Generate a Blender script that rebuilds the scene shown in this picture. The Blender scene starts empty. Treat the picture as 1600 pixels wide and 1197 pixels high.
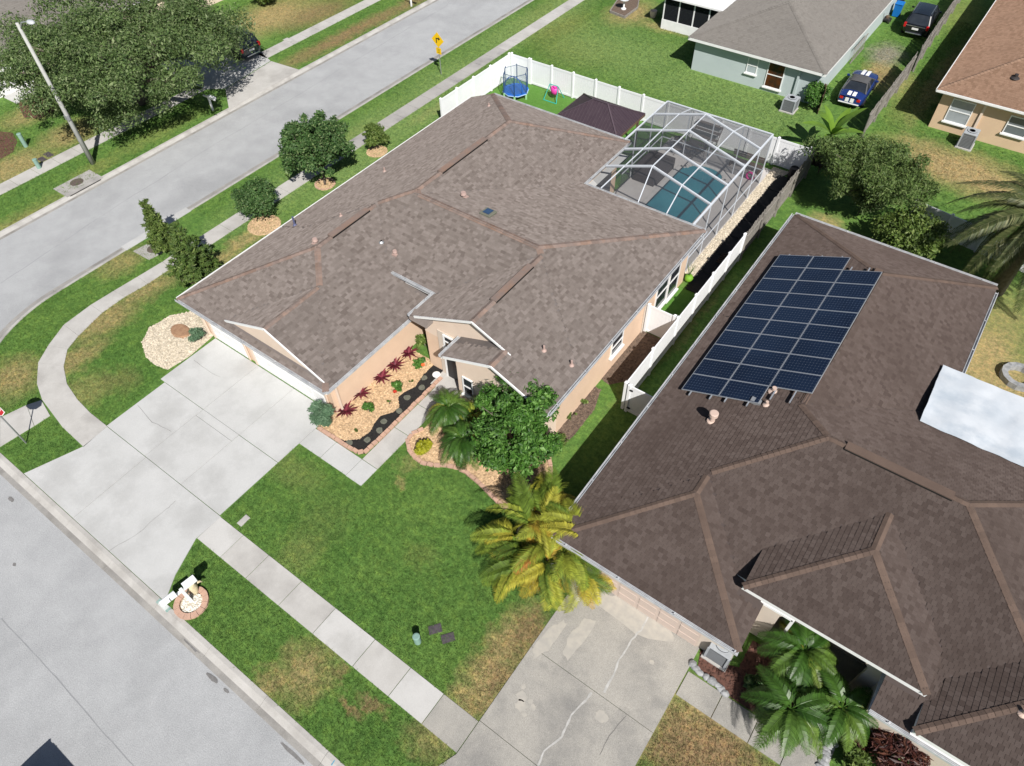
import bpy, bmesh, math, random
import numpy as np
from mathutils import Vector, Matrix, Euler

random.seed(7); rng = np.random.default_rng(7)
R = math.radians
scene = bpy.context.scene
COL = scene.collection

# ------------------------------------------------------------------ camera
CAM_H, FPX, CX, CY = 26.0, 1095.69, 800.0, 598.5
_p, _r, _y = R(50.0651), R(-1.7850), R(37.2727)
_fw = Vector((0, math.cos(_p), -math.sin(_p))); _rt = Vector((1, 0, 0)); _up = _rt.cross(_fw)
_rt, _up = math.cos(_r)*_rt + math.sin(_r)*_up, -math.sin(_r)*_rt + math.cos(_r)*_up
_yaw = Matrix.Rotation(_y, 3, 'Z')
FW, RT, UP = _yaw @ _fw, _yaw @ _rt, _yaw @ _up
cam_d = bpy.data.cameras.new('camera'); cam = bpy.data.objects.new('camera', cam_d); COL.objects.link(cam)
cam_d.sensor_width = 36.0; cam_d.lens = FPX/1600*36.0; cam_d.clip_end = 2000; cam_d.clip_start = 0.5
m = Matrix((RT, UP, -FW)).transposed().to_4x4(); m.translation = Vector((0, 0, CAM_H)); cam.matrix_world = m
scene.camera = cam

def W(px, py, z=0.0):
    """survey helper: the ground (or level z) point that the photograph shows at a pixel"""
    d = RT*((px-CX)/FPX) - UP*((py-CY)/FPX) + FW
    t = (z-CAM_H)/d.z
    return (d.x*t, d.y*t)
def W3(px, py, z=0.0):
    a = W(px, py, z); return Vector((a[0], a[1], z))

# ------------------------------------------------------------------ light
SUN_AZ, SUN_EL = R(-38.5), R(45.5)
sd = Vector((math.cos(SUN_AZ)*math.cos(SUN_EL), math.sin(SUN_AZ)*math.cos(SUN_EL), math.sin(SUN_EL)))
w = bpy.data.worlds.new('World'); scene.world = w; w.use_nodes = True
nt = w.node_tree; bg = nt.nodes['Background']
sky = nt.nodes.new('ShaderNodeTexSky'); sky.sky_type = 'NISHITA'; sky.sun_disc = False
sky.sun_elevation = SUN_EL; sky.sun_rotation = math.atan2(sd.x, sd.y)
nt.links.new(sky.outputs[0], bg.inputs[0]); bg.inputs[1].default_value = 0.05
sl = bpy.data.lights.new('sun', 'SUN'); sl.energy = 5.0; sl.angle = R(0.53); sl.color = (1.0, 0.965, 0.92)
so = bpy.data.objects.new('sun', sl); COL.objects.link(so); so.rotation_euler = sd.to_track_quat('Z', 'Y').to_euler()
so.location = (20, -20, 60)
vs = scene.view_settings
vs.view_transform = 'Standard'; vs.look = 'None'; vs.exposure = 0.35; vs.gamma = 1.0
scene.render.engine = 'CYCLES'

# ------------------------------------------------------------------ materials
def _nodes(name):
    m = bpy.data.materials.new(name); m.use_nodes = True
    nt = m.node_tree; b = nt.nodes['Principled BSDF']; return m, nt, b
def N(nt, t, **kw):
    n = nt.nodes.new(t)
    for k, v in kw.items(): setattr(n, k, v)
    return n
def mixc(nt, fac, a, b, mode='MIX'):
    n = nt.nodes.new('ShaderNodeMix'); n.data_type = 'RGBA'; n.blend_type = mode
    for sock, v in ((n.inputs[0], fac), (n.inputs[6], a), (n.inputs[7], b)):
        if hasattr(v, 'is_linked') or hasattr(v, 'links'): nt.links.new(v, sock)
        else: sock.default_value = (v if not isinstance(v, (tuple, list)) else (*v, 1)[:4])
    return n.outputs[2]
def noise_tex(nt, vec, scale, detail=4, rough=.6):
    n = N(nt, 'ShaderNodeTexNoise'); n.inputs['Scale'].default_value = scale
    n.inputs['Detail'].default_value = detail; n.inputs['Roughness'].default_value = rough
    if vec is not None: nt.links.new(vec, n.inputs['Vector'])
    return n.outputs['Fac']
def ramp(nt, fac, stops):
    n = N(nt, 'ShaderNodeValToRGB'); e = n.color_ramp.elements
    while len(e) < len(stops): e.new(.5)
    for i, (p, c) in enumerate(stops): e[i].position = p; e[i].color = (*c, 1) if len(c) == 3 else c
    nt.links.new(fac, n.inputs[0]); return n.outputs[0]
def rng01(nt, fac, a, b, c=0., d=1.):
    n = N(nt, 'ShaderNodeMapRange'); nt.links.new(fac, n.inputs[0])
    for i, v in enumerate((a, b, c, d)): n.inputs[i+1].default_value = v
    return n.outputs[0]
def bump(nt, b, h, strength, dist=.02):
    n = N(nt, 'ShaderNodeBump'); n.inputs['Strength'].default_value = strength; n.inputs['Distance'].default_value = dist
    nt.links.new(h, n.inputs['Height']); nt.links.new(n.outputs[0], b.inputs['Normal'])
def wpos(nt): return N(nt, 'ShaderNodeNewGeometry').outputs['Position']
def setspec(b, v):
    for k in ('Specular IOR Level', 'Specular'):
        if k in b.inputs: b.inputs[k].default_value = v; return

MATS = {}
def mk(name, c1, c2=None, scale=2., rough=.8, c3=None, scale3=.4, bmp=0., bscale=60., metal=0., spec=.3, fine=.0, island=0.):
    if name in MATS: return MATS[name]
    m, nt, b = _nodes(name); p = wpos(nt)
    if c2 is None: c2 = tuple(x*.88 for x in c1)
    f = rng01(nt, noise_tex(nt, p, scale), .35, .65)
    col = mixc(nt, f, c1, c2)
    if c3 is not None:
        col = mixc(nt, rng01(nt, noise_tex(nt, p, scale3, 5), .48, .68), col, c3)
    if fine:
        g = noise_tex(nt, p, 45., 3, .7); v = ramp(nt, g, [(.3, (1-fine,)*3), (.7, (1+fine,)*3)])
        col = mixc(nt, 1., col, v, 'MULTIPLY')
    if island:
        ri = N(nt, 'ShaderNodeNewGeometry').outputs['Random Per Island']
        v = ramp(nt, ri, [(0, (1-island,)*3), (1, (1+island,)*3)]); col = mixc(nt, 1., col, v, 'MULTIPLY')
    nt.links.new(col, b.inputs['Base Color'])
    b.inputs['Roughness'].default_value = rough; b.inputs['Metallic'].default_value = metal; setspec(b, spec)
    if bmp: bump(nt, b, noise_tex(nt, p, bscale, 3, .7), bmp, .03)
    MATS[name] = m; return m

def mk_leaf(name, dark, light, tip=None, tipamt=.0, rough=.55, transl=.25):
    m, nt, b = _nodes(name)
    g = N(nt, 'ShaderNodeNewGeometry'); ri = g.outputs['Random Per Island']
    st = [(0, dark), (.8 if tip else 1, light)]
    if tip: st += [(1-tipamt, light), (1-tipamt*.6, tip)] if tipamt < .2 else [(1, tip)]
    st = sorted(st, key=lambda s: s[0])
    col = ramp(nt, ri, st)
    f = rng01(nt, noise_tex(nt, g.outputs['Position'], .9, 3), .3, .7, .75, 1.2)
    mm = mixc(nt, 1., col, (1, 1, 1), 'MULTIPLY')
    hsv = N(nt, 'ShaderNodeHueSaturation'); nt.links.new(mm, hsv.inputs['Color']); nt.links.new(f, hsv.inputs['Value'])
    nt.links.new(hsv.outputs[0], b.inputs['Base Color'])
    b.inputs['Roughness'].default_value = rough; setspec(b, .35)
    if transl:
        t = N(nt, 'ShaderNodeBsdfTranslucent'); nt.links.new(hsv.outputs[0], t.inputs[0])
        mx = N(nt, 'ShaderNodeMixShader'); mx.inputs[0].default_value = transl
        nt.links.new(b.outputs[0], mx.inputs[1]); nt.links.new(t.outputs[0], mx.inputs[2])
        nt.links.new(mx.outputs[0], nt.nodes['Material Output'].inputs[0])
    MATS[name] = m; return m

# lawn: two greens, fine blades as grain, plus dry patches of the turf itself (world ellipses)
def mk_lawn(name, g1, g2, g3, patches):
    m, nt, b = _nodes(name); p = wpos(nt)
    # warp so that patch borders are ragged
    nz = N(nt, 'ShaderNodeTexNoise'); nz.inputs['Scale'].default_value = 1.1; nz.inputs['Detail'].default_value = 6
    nz.inputs['Roughness'].default_value = .7
    nt.links.new(p, nz.inputs['Vector'])
    sub = N(nt, 'ShaderNodeVectorMath', operation='SUBTRACT'); nt.links.new(nz.outputs['Color'], sub.inputs[0]); sub.inputs[1].default_value = (.5, .5, .5)
    scl = N(nt, 'ShaderNodeVectorMath', operation='SCALE'); nt.links.new(sub.outputs[0], scl.inputs[0]); scl.inputs['Scale'].default_value = 2.2
    add = N(nt, 'ShaderNodeVectorMath', operation='ADD'); nt.links.new(p, add.inputs[0]); nt.links.new(scl.outputs[0], add.inputs[1])
    wp = add.outputs[0]
    col = mixc(nt, rng01(nt, noise_tex(nt, p, .35, 5), .38, .62), g1, g2)
    col = mixc(nt, rng01(nt, noise_tex(nt, p, 1.7, 5, .65), .5, .72, 0, .6), col, g3)
    groups = {}
    for (c, r, k, tint) in patches: groups.setdefault(tint, []).append((c, r, k))
    for tint, lst in groups.items():
        acc = None
        for (c, r, k) in lst:
            s1 = N(nt, 'ShaderNodeVectorMath', operation='SUBTRACT'); nt.links.new(wp, s1.inputs[0]); s1.inputs[1].default_value = (c[0], c[1], 0)
            s2 = N(nt, 'ShaderNodeVectorMath', operation='MULTIPLY'); nt.links.new(s1.outputs[0], s2.inputs[0]); s2.inputs[1].default_value = (1/r[0], 1/r[1], 0)
            s3 = N(nt, 'ShaderNodeVectorMath', operation='LENGTH'); nt.links.new(s2.outputs[0], s3.inputs[0])
            f = rng01(nt, s3.outputs['Value'], .35, 1.25, k, 0.)
            if acc is None: acc = f
            else:
                mx = N(nt, 'ShaderNodeMath', operation='MAXIMUM'); nt.links.new(acc, mx.inputs[0]); nt.links.new(f, mx.inputs[1]); acc = mx.outputs[0]
        g = noise_tex(nt, p, 9., 4, .7); f2 = rng01(nt, g, .3, .6, .45, 1.)
        mu = N(nt, 'ShaderNodeMath', operation='MULTIPLY'); nt.links.new(acc, mu.inputs[0]); nt.links.new(f2, mu.inputs[1])
        col = mixc(nt, mu.outputs[0], col, tint)
    g = noise_tex(nt, p, 7., 7, .9); v = ramp(nt, g, [(.32, (.55,)*3), (.5, (1.,)*3), (.68, (1.6,)*3)])
    col = mixc(nt, 1., col, v, 'MULTIPLY')
    g = noise_tex(nt, p, 3.2, 3, .6); v = ramp(nt, g, [(.34, (.78, .82, .8)), (.5, (1., 1., 1.)), (.66, (1.28, 1.18, 1.1))]); col = mixc(nt, 1., col, v, 'MULTIPLY')
    nt.links.new(col, b.inputs['Base Color']); b.inputs['Roughness'].default_value = .9; setspec(b, .15)
    bump(nt, b, noise_tex(nt, p, 14., 6, .85), .8, .06)
    MATS[name] = m; return m

TAN = (.40, .285, .145); BRN = (.26, .165, .095); YEL = (.26, .245, .085); GRY = (.27, .235, .20)
def pt(px, py, rx, ry, k=.8, t=TAN): return (W(px, py), (rx, ry), k, t)
patches = [
 pt(475, 1050, 1.1, 1.3, .75), pt(422, 1068, .7, .7, .7), pt(670, 1157, 1.0, .8, .5), pt(545, 1105, .7, .25, .8, BRN), pt(580, 1100, .7, .25, .8, BRN), pt(528, 1054, .35, .25, .6, BRN),
 pt(790, 1010, .9, 2.0, .8), pt(760, 1060, 1.0, 1.6, .85), pt(735, 1095, 1.0, .8, .8), pt(830, 985, .6, 1.2, .7, BRN), pt(775, 1075, .5, 1.0, .6, BRN),
 pt(455, 735, 2.0, .8, .16), pt(500, 820, 1.2, 1.6, .12, BRN), pt(465, 870, 1.0, 1.0, .15), pt(625, 755, .4, .3, .5), pt(640, 725, .5, .6, .35), pt(660, 870, .8, .6, .25, YEL),
 pt(165, 500, 1.3, 2.2, .75), pt(225, 455, 1.0, 2.2, .7), pt(120, 560, .9, 1.8, .7), pt(135, 610, 1.2, 1.3, .4), pt(190, 595, 1.0, 1.0, .35, BRN),
 pt(20, 590, 1.6, 1.6, .75), pt(190, 410, 1.2, 1.6, .6), pt(270, 430, .8, 1.3, .5), pt(385, 375, .7, 2.2, .85), pt(345, 405, .8, 1.5, .7),
 pt(20, 262, 2., 3., .8), pt(110, 210, 1.8, 2.6, .75), pt(45, 180, 1.5, 2.5, .65), pt(60, 330, 1.2, 3.0, .5, YEL), pt(30, 350, 1.0, 2.0, .4), pt(150, 262, .9, 2.0, .5, YEL), pt(240, 212, 1.0, 5., .35, YEL),
 pt(425, 25, 3.2, 5., .9), pt(500, 20, 2., 4., .8, BRN), pt(540, 55, 1.0, 8., .95, BRN), pt(480, 85, 1.0, 4., .75, BRN), pt(590, 30, 1.0, 4., .85, BRN), pt(640, 5, 1., 4., .8, BRN),
 pt(870, 40, 3., 4., .55, YEL), pt(900, 75, 4., 3., .4, YEL), pt(985, 20, 2., 3., .85), pt(1030, 42, 2.6, .9, .6), pt(840, 25, 1.2, 5., .5, YEL), pt(560, 205, .6, 2.0, .6, YEL), pt(690, 165, .6, 3.0, .5), pt(668, 178, .5, 2.0, .6),
 pt(1490, 262, 5., 2.6, 1.0), pt(1545, 285, 3., 2.2, 1.0), pt(1440, 232, 2.5, 1.6, .7), pt(1465, 130, .7, 8., .5), pt(1500, 20, 1.5, 5., .4, YEL), pt(1420, 160, 1.2, 4., .5, YEL),
 pt(1385, 85, 1.4, 2.2, .95, GRY), pt(1375, 110, 1.2, 2.2, .8), pt(1365, 125, 1.5, 2., .6, BRN), pt(1405, 130, 1.0, 2.5, .5),
 pt(1540, 560, 2.0, 4., .9), pt(1560, 520, 2.0, 4., .6), pt(1570, 600, 2.5, 2.5, .9), pt(1285, 355, 1.2, 1.5, .8), pt(1300, 375, 1.5, 1.2, .7, BRN),
 pt(1095, 1150, 2.2, 1.6, .85), pt(1060, 1180, 1.6, 1.4, .8, BRN), pt(1130, 1185, 1.8, 1.2, .8, BRN), pt(1010, 560, .3, 4., .3, BRN), pt(1085, 500, .3, 4., .4, BRN), pt(1035, 470, .3, 4., .4, BRN),
]
VERGE = (.178, .262, .085)
for q in ((600, 190), (700, 120), (520, 240), (800, 50), (460, 290), (880, 10), (640, 190), (560, 260)): patches.append((W(*q), (2.2, 7.), .85, VERGE))
for q in ((1000, 90), (950, 70), (1080, 130), (1180, 170), (1150, 150)): patches.append((W(*q), (4.5, 4.5), .75, VERGE))
lawn_mat = mk_lawn('lawn_turf', (.084, .172, .036), (.112, .204, .044), (.068, .132, .032), patches)
turf_mat = mk('artificial_turf', (.075, .190, .026), (.095, .215, .036), 3., .9, bmp=.4, fine=.3)
asphalt = mk('asphalt_pale_worn', (.345, .350, .354), (.382, .387, .390), .9, .92, (.300, .304, .308), .22, .5, 30., fine=.34)
curbm = mk('curb_concrete', (.44, .425, .40), (.38, .365, .34), 1.5, .9, (.30, .285, .265), .8, .2, 70., fine=.1)
panm = mk('gutter_pan_concrete', (.33, .315, .29), (.26, .25, .235), 1.2, .92, (.20, .19, .175), .7, .2, 60., fine=.16)
conc = mk('concrete_driveway', (.485, .485, .475), (.44, .44, .43), .7, .88, (.39, .388, .378), .35, .15, 80., fine=.10)
conc_sw = mk('concrete_sidewalk', (.47, .455, .43), (.42, .405, .38), 1.0, .9, (.34, .325, .305), .45, .2, 80., fine=.09, island=.0)
conc_far = mk('concrete_sidewalk_weathered', (.38, .365, .345), (.33, .315, .30), .6, .9, (.235, .225, .22), .5, .2, 80., fine=.1)
conc_old = mk('concrete_driveway_old', (.365, .345, .308), (.290, .277, .252), .6, .92, (.225, .217, .202), .55, .25, 60., fine=.28)
white = mk('white_vinyl', (.80, .81, .82), (.76, .77, .78), 1., .45)
whitep = mk('white_paint', (.78, .78, .77), (.72, .72, .71), 2., .5)
peach = mk('peach_stucco', (.66, .49, .36), (.62, .455, .33), 1.2, .9, bmp=.2, bscale=120)
peach2 = mk('tan_stucco', (.62, .45, .30), (.58, .42, .28), 1.2, .9, bmp=.2, bscale=120)
cream = mk('cream_stucco', (.70, .57, .46), (.66, .53, .43), 1.2, .9, bmp=.2, bscale=120)
beige = mk('beige_stucco', (.58, .50, .42), (.53, .46, .39), 1.2, .9, bmp=.2, bscale=120)
mint = mk('pale_green_stucco', (.44, .50, .50), (.41, .47, .47), .8, .9, bmp=.15, bscale=120)
glass_d = mk('dark_window_glass', (.018, .022, .028), (.03, .035, .042), 2., .08, spec=.7)
dark = mk('dark_void', (.015, .014, .013), rough=.8)
metal_g = mk('galvanised_metal', (.45, .46, .47), (.38, .39, .40), 4., .45, metal=.6)
black_r = mk('black_rubber', (.018, .018, .019), (.028, .027, .027), 6., .85)
wood_g = mk('weathered_wood', (.27, .25, .225), (.20, .185, .165), 6., .9, bmp=.3, bscale=40, island=.18)
wood_b = mk('brown_wood', (.13, .085, .055), (.09, .06, .04), 5., .85, island=.15)
bark = mk('bark', (.17, .14, .115), (.10, .082, .068), 6., .95, bmp=.5, bscale=25)
chips = mk('tan_wood_chips', (.56, .40, .245), (.40, .27, .155), 9., .95, island=.35)
stones = mk('cream_stones', (.60, .53, .42), (.42, .36, .27), 9., .9, island=.3)
mulch_b = mk('black_mulch', (.014, .013, .013), (.024, .022, .021), 12., .95, island=.4)
mulch_r = mk('red_brown_mulch', (.13, .062, .045), (.085, .045, .035), 8., .95, island=.4)
mulch_g = mk('grey_brown_leaf_litter', (.16, .115, .085), (.09, .065, .05), 6., .95, island=.4)
brickm = mk('edging_block', (.52, .33, .24), (.44, .285, .215), 5., .9, bmp=.3, bscale=60)
rockw = mk('pale_rock', (.36, .365, .37), (.22, .225, .23), 4., .9, bmp=.4, bscale=20)
padm = mk('pool_deck', (.50, .475, .455), (.46, .435, .42), 1., .9, fine=.06)

# ------------------------------------------------------------------ mesh helpers
class MB:
    def __init__(s): s.v = []; s.f = []; s.mi = []; s.uv = None
    def add(s, vs_, fs, m=0):
        o = len(s.v); s.v += [tuple(v) for v in vs_]; s.f += [tuple(i+o for i in f) for f in fs]; s.mi += [m]*len(fs); return s
    def box(s, x0, x1, y0, y1, z0, z1, m=0):
        return s.add([(x0, y0, z0), (x1, y0, z0), (x1, y1, z0), (x0, y1, z0), (x0, y0, z1), (x1, y0, z1), (x1, y1, z1), (x0, y1, z1)],
                     [(0, 3, 2, 1), (4, 5, 6, 7), (0, 1, 5, 4), (1, 2, 6, 5), (2, 3, 7, 6), (3, 0, 4, 7)], m)
    def xbox(s, mat, sx, sy, sz, m=0):
        pts = [(a*sx/2, b*sy/2, c*sz/2) for c in (-1, 1) for a, b in ((-1, -1), (1, -1), (1, 1), (-1, 1))]
        return s.add([mat @ Vector(p) for p in pts], [(0, 3, 2, 1), (4, 5, 6, 7), (0, 1, 5, 4), (1, 2, 6, 5), (2, 3, 7, 6), (3, 0, 4, 7)], m)
    def prism(s, pts, z0, z1, m=0):
        n = len(pts)
        if sum(pts[i][0]*pts[(i+1) % n][1]-pts[(i+1) % n][0]*pts[i][1] for i in range(n)) < 0: pts = pts[::-1]
        vs_ = [(p[0], p[1], z0) for p in pts] + [(p[0], p[1], z1) for p in pts]
        return s.add(vs_, [tuple(range(n))[::-1], tuple(range(n, 2*n))] + [(i, (i+1) % n, n+(i+1) % n, n+i) for i in range(n)], m)
    def beam(s, a, b, w_, h_, m=0, up=(0, 0, 1)):
        a = Vector(a); b = Vector(b); d = (b-a).normalized(); u = Vector(up)
        if abs(d.dot(u)) > .99: u = Vector((1, 0, 0))
        x = d.cross(u).normalized(); z = x.cross(d)
        vs_ = [p + x*sx*w_/2 + z*sz*h_/2 for p in (a, b) for sx, sz in ((-1, -1), (1, -1), (1, 1), (-1, 1))]
        return s.add(vs_, [(0, 1, 2, 3), (7, 6, 5, 4), (0, 4, 5, 1), (1, 5, 6, 2), (2, 6, 7, 3), (3, 7, 4, 0)], m)
    def tube(s, pts, rad, n=8, m=0, cap=True):
        pts = [Vector(p) for p in pts]; k = len(pts)
        if not hasattr(rad, '__len__'): rad = [rad]*k
        rings = []; ref = Vector((.3, .2, 1)).normalized()
        for i in range(k):
            d = (pts[min(i+1, k-1)]-pts[max(i-1, 0)]).normalized()
            r0 = ref if abs(d.dot(ref)) < .95 else Vector((1, 0, 0))
            x = d.cross(r0).normalized(); y = d.cross(x)
            rings += [pts[i]+(x*math.cos(t)+y*math.sin(t))*rad[i] for t in (2*math.pi*j/n for j in range(n))]
        fs = [(i*n+j, i*n+(j+1) % n, (i+1)*n+(j+1) % n, (i+1)*n+j) for i in range(k-1) for j in range(n)]
        if cap: fs += [tuple(range(n))[::-1], tuple(range((k-1)*n, k*n))]
        return s.add(rings, fs, m)
    def lathe(s, prof, c=(0, 0, 0), n=16, m=0, sx=1., sy=1.):
        k = len(prof); vs_ = [(c[0]+r*math.cos(2*math.pi*j/n)*sx, c[1]+r*math.sin(2*math.pi*j/n)*sy, c[2]+z) for r, z in prof for j in range(n)]
        fs = [(i*n+j, i*n+(j+1) % n, (i+1)*n+(j+1) % n, (i+1)*n+j) for i in range(k-1) for j in range(n)]
        return s.add(vs_, fs + [tuple(range(n))[::-1], tuple(range((k-1)*n, k*n))], m)
    def quad(s, a, b, c, d, m=0): return s.add([a, b, c, d], [(0, 1, 2, 3)], m)
    def mesh(s, name, mats, off=(0, 0, 0)):
        me = bpy.data.meshes.new(name)
        v = np.array(s.v, dtype=float).reshape(-1, 3) - np.array(off)
        me.from_pydata(v.tolist(), [], s.f)
        if not isinstance(mats, (list, tuple)): mats = [mats]
        for mm in mats: me.materials.append(mm)
        if len(mats) > 1: me.polygons.foreach_set('material_index', s.mi)
        me.update(); return me
    def build(s, name, mats, parent=None, smooth=False, bevel=0, at=None, world=True):
        """world: vertices are given in world coordinates; the object's origin goes to its base"""
        off = Vector((0, 0, 0))
        if parent is not None and world: off = WORLD[parent.name]
        if at is not None: off = Vector(at)
        me = s.mesh(name, mats, off if world else (0, 0, 0)); o = bpy.data.objects.new(name, me); COL.objects.link(o)
        if parent is not None:
            o.parent = parent
            if at is not None and world: o.location = Vector(at)-WORLD[parent.name]
        elif at is not None: o.location = at
        WORLD[o.name] = Vector(at) if at is not None else (WORLD[parent.name] if parent is not None and world else Vector((0, 0, 0)))
        if smooth: me.polygons.foreach_set('use_smooth', [True]*len(me.polygons))
        if bevel:
            md = o.modifiers.new('bevel', 'BEVEL'); md.width = bevel; md.segments = 2; md.limit_method = 'ANGLE'
        return o
WORLD = {}
def tag(o, label, cat=None, group=None, kind=None):
    if label: o['label'] = label
    if cat: o['category'] = cat
    if group: o['group'] = group
    if kind: o['kind'] = kind
    return o
def thing(name, label, cat, loc, group=None, rz=0):
    o = bpy.data.objects.new(name, None); COL.objects.link(o); o.location = loc; o.rotation_euler = (0, 0, rz)
    o.empty_display_size = .3; WORLD[o.name] = Vector(loc); return tag(o, label, cat, group)
def struct(o, label=None): return tag(o, label, None, None, 'structure')
def child(name, me, parent, loc=(0, 0, 0), rot=(0, 0, 0), sc=(1, 1, 1)):
    o = bpy.data.objects.new(name, me); COL.objects.link(o); o.parent = parent; o.location = loc; o.rotation_euler = rot; o.scale = sc
    return o
def poly(pxs, z=0.0): return [W(x, y, z) for x, y in pxs]
def raw_mesh(name, verts, faces4, mat):
    """fast mesh of quads from numpy arrays"""
    me = bpy.data.meshes.new(name); n = len(faces4)
    me.vertices.add(len(verts)); me.vertices.foreach_set('co', verts.astype(np.float32).ravel())
    me.loops.add(n*4); me.loops.foreach_set('vertex_index', faces4.astype(np.int32).ravel())
    me.polygons.add(n); me.polygons.foreach_set('loop_start', np.arange(0, n*4, 4, dtype=np.int32))
    me.polygons.foreach_set('loop_total', np.full(n, 4, dtype=np.int32))
    me.polygons.foreach_set('use_smooth', np.zeros(n, dtype=bool))
    me.materials.append(mat); me.update(calc_edges=True); return me
def inside(pg, x, y):
    c = False; n = len(pg)
    for i in range(n):
        x0, y0 = pg[i]; x1, y1 = pg[(i+1) % n]
        if (y0 > y) != (y1 > y) and x < (x1-x0)*(y-y0)/(y1-y0)+x0: c = not c
    return c
def scatter(pg, dens, seed=0):
    r = random.Random(seed); xs = [p[0] for p in pg]; ys = [p[1] for p in pg]
    n = int((max(xs)-min(xs))*(max(ys)-min(ys))*dens); out = []
    for _ in range(n):
        x = r.uniform(min(xs), max(xs)); y = r.uniform(min(ys), max(ys))
        if inside(pg, x, y): out.append((x, y))
    return out
def chip_mesh(name, pts, z, l0, l1, h, mat, seed=1):
    r = np.random.default_rng(seed); n = len(pts); P = np.array(pts); a = r.uniform(0, 2*np.pi, n); L = r.uniform(l0, l1, n)/2; Wd = L*r.uniform(.45, .9, n)
    ca, sa = np.cos(a), np.sin(a); zz = z + r.uniform(.0, h*.5, n); hh = r.uniform(.4, 1., n)*h
    V = np.zeros((n, 5, 3)); tilt = r.uniform(-.35, .35, (n, 4))
    for k, (i, j) in enumerate(((1, 0), (0, 1), (-1, 0), (0, -1))):
        V[:, k, 0] = P[:, 0]+ca*L*i-sa*Wd*j; V[:, k, 1] = P[:, 1]+sa*L*i+ca*Wd*j; V[:, k, 2] = zz+tilt[:, k]*h
    V[:, 4, 0] = P[:, 0]; V[:, 4, 1] = P[:, 1]; V[:, 4, 2] = zz+hh
    me = bpy.data.meshes.new(name); base = np.arange(n)[:, None]*5
    tris = np.stack([base+np.array([k, (k+1) % 4, 4]) for k in range(4)], 1).reshape(-1, 3)
    me.vertices.add(n*5); me.vertices.foreach_set('co', V.astype(np.float32).ravel())
    me.loops.add(len(tris)*3); me.loops.foreach_set('vertex_index', tris.astype(np.int32).ravel())
    me.polygons.add(len(tris)); me.polygons.foreach_set('loop_start', np.arange(0, len(tris)*3, 3, dtype=np.int32)); me.polygons.foreach_set('loop_total', np.full(len(tris), 3, dtype=np.int32))
    me.materials.append(mat); me.update(calc_edges=True); return me

# ================================================================== SETTING
g = MB(); g.quad((-700, -700, -.30), (700, -700, -.30), (700, 900, -.30), (-700, 900, -.30)); struct(g.build('ground', lawn_mat))
ARC_C, ARC_R = (-30.1, 8.2), 7.5
def arc(r, a0, a1, n): return [(ARC_C[0]+r*math.cos(R(a)), ARC_C[1]+r*math.sin(R(a))) for a in np.linspace(a0, a1, n)]
YF = .65; XN = -37.6; XF = -45.55
# the carriageway: the front street joining the side street
rd = [(140, -8.6), (140, .1), (-30.1, .1)] + arc(8.05, -90, -180, 14) + [(-38.15, 320), (-45.05, 320), (-45.05, -60), (-37.0, -60), (-36.5, -12), (-33, -8.6)]
g = MB(); g.prism(rd, -.26, -.115); struct(g.build('road', asphalt), 'pale worn asphalt street curving round the corner lot')
# lawns stand a kerb's height above the road
lawn_pts = [(-30.1, YF+.01), (140, YF+.01), (140, 320), (XN+.01, 320), (XN+.01, 8.2)] + arc(ARC_R-.01, 180, 270, 20)[1:-1]
g = MB(); g.prism(lawn_pts, -.26, 0); struct(g.build('lawn', lawn_mat), 'mown green lawn around the houses with dry patches')
g = MB(); g.prism([(XF-.01, -60), (XF-.01, 320), (-200, 320), (-200, -60)], -.26, 0); struct(g.build('lawn', lawn_mat), 'patchy lawn on the far side of the side street')
g = MB(); g.prism([(140, -9.2), (140, -60), (-36.3, -60), (-35.8, -13), (-32.5, -9.2)], -.26, 0); struct(g.build('lawn', lawn_mat), 'lawn across the front street')

# kerbs: one swept section per cast length, each a piece of the kerb
PROF = [(0, -.25), (0, .018), (.17, .012), (.23, -.02), (.40, -.098), (.62, -.108), (.62, -.25)]
def curb_section(parent, path, gap=.012):
    mb = MB(); n = len(path); k = len(PROF); vs_ = []
    P = [Vector((*p, 0)) for p in path]
    d0 = (P[1]-P[0]).normalized(); P[0] = P[0]+d0*gap/2; d1 = (P[-1]-P[-2]).normalized(); P[-1] = P[-1]-d1*gap/2
    for i in range(n):
        d = (P[min(i+1, n-1)]-P[max(i-1, 0)]).normalized(); s = Vector((d.y, -d.x, 0))
        vs_ += [(P[i].x+s.x*u, P[i].y+s.y*u, z) for u, z in PROF]
    fs = [(i*k+j, i*k+(j+1) % k, (i+1)*k+(j+1) % k, (i+1)*k+j) for i in range(n-1) for j in range(k)]
    fs = [f[::-1] for f in fs] + [tuple(range(k)), tuple(range((n-1)*k, n*k))[::-1]]
    mb.add(vs_, fs)
    for i in range(n-1): mb.mi[i*k+4] = 1
    mb.build('kerb_section', [curbm, panm], parent)
def curb_line(label, path_fn, t0, t1, step, sub=1):
    root = struct(thing('kerb', label, None, (0, 0, 0)))
    t = t0
    while t < t1-1e-6:
        e = min(t+step, t1); curb_section(root, [path_fn(t+(e-t)*i/sub) for i in range(sub+1)]); t = e
    return root
# direction chosen so that the profile runs from the lawn down to the road
curb_line('concrete kerb and gutter along the front street', lambda t: (-30.1+t, YF), 0, 39, 3.05)
curb_line('curved concrete kerb round the corner lawn', lambda t: (ARC_C[0]+ARC_R*math.cos(R(180+t)), ARC_C[1]+ARC_R*math.sin(R(180+t))), 0, 90, 22.5, 5)
curb_line('concrete kerb on the near side of the side street', lambda t: (XN, 62-t), 0, 53.8, 3.05)
curb_line('concrete kerb on the far side of the side street', lambda t: (XF, 5+t), 0, 66, 3.05)

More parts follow.
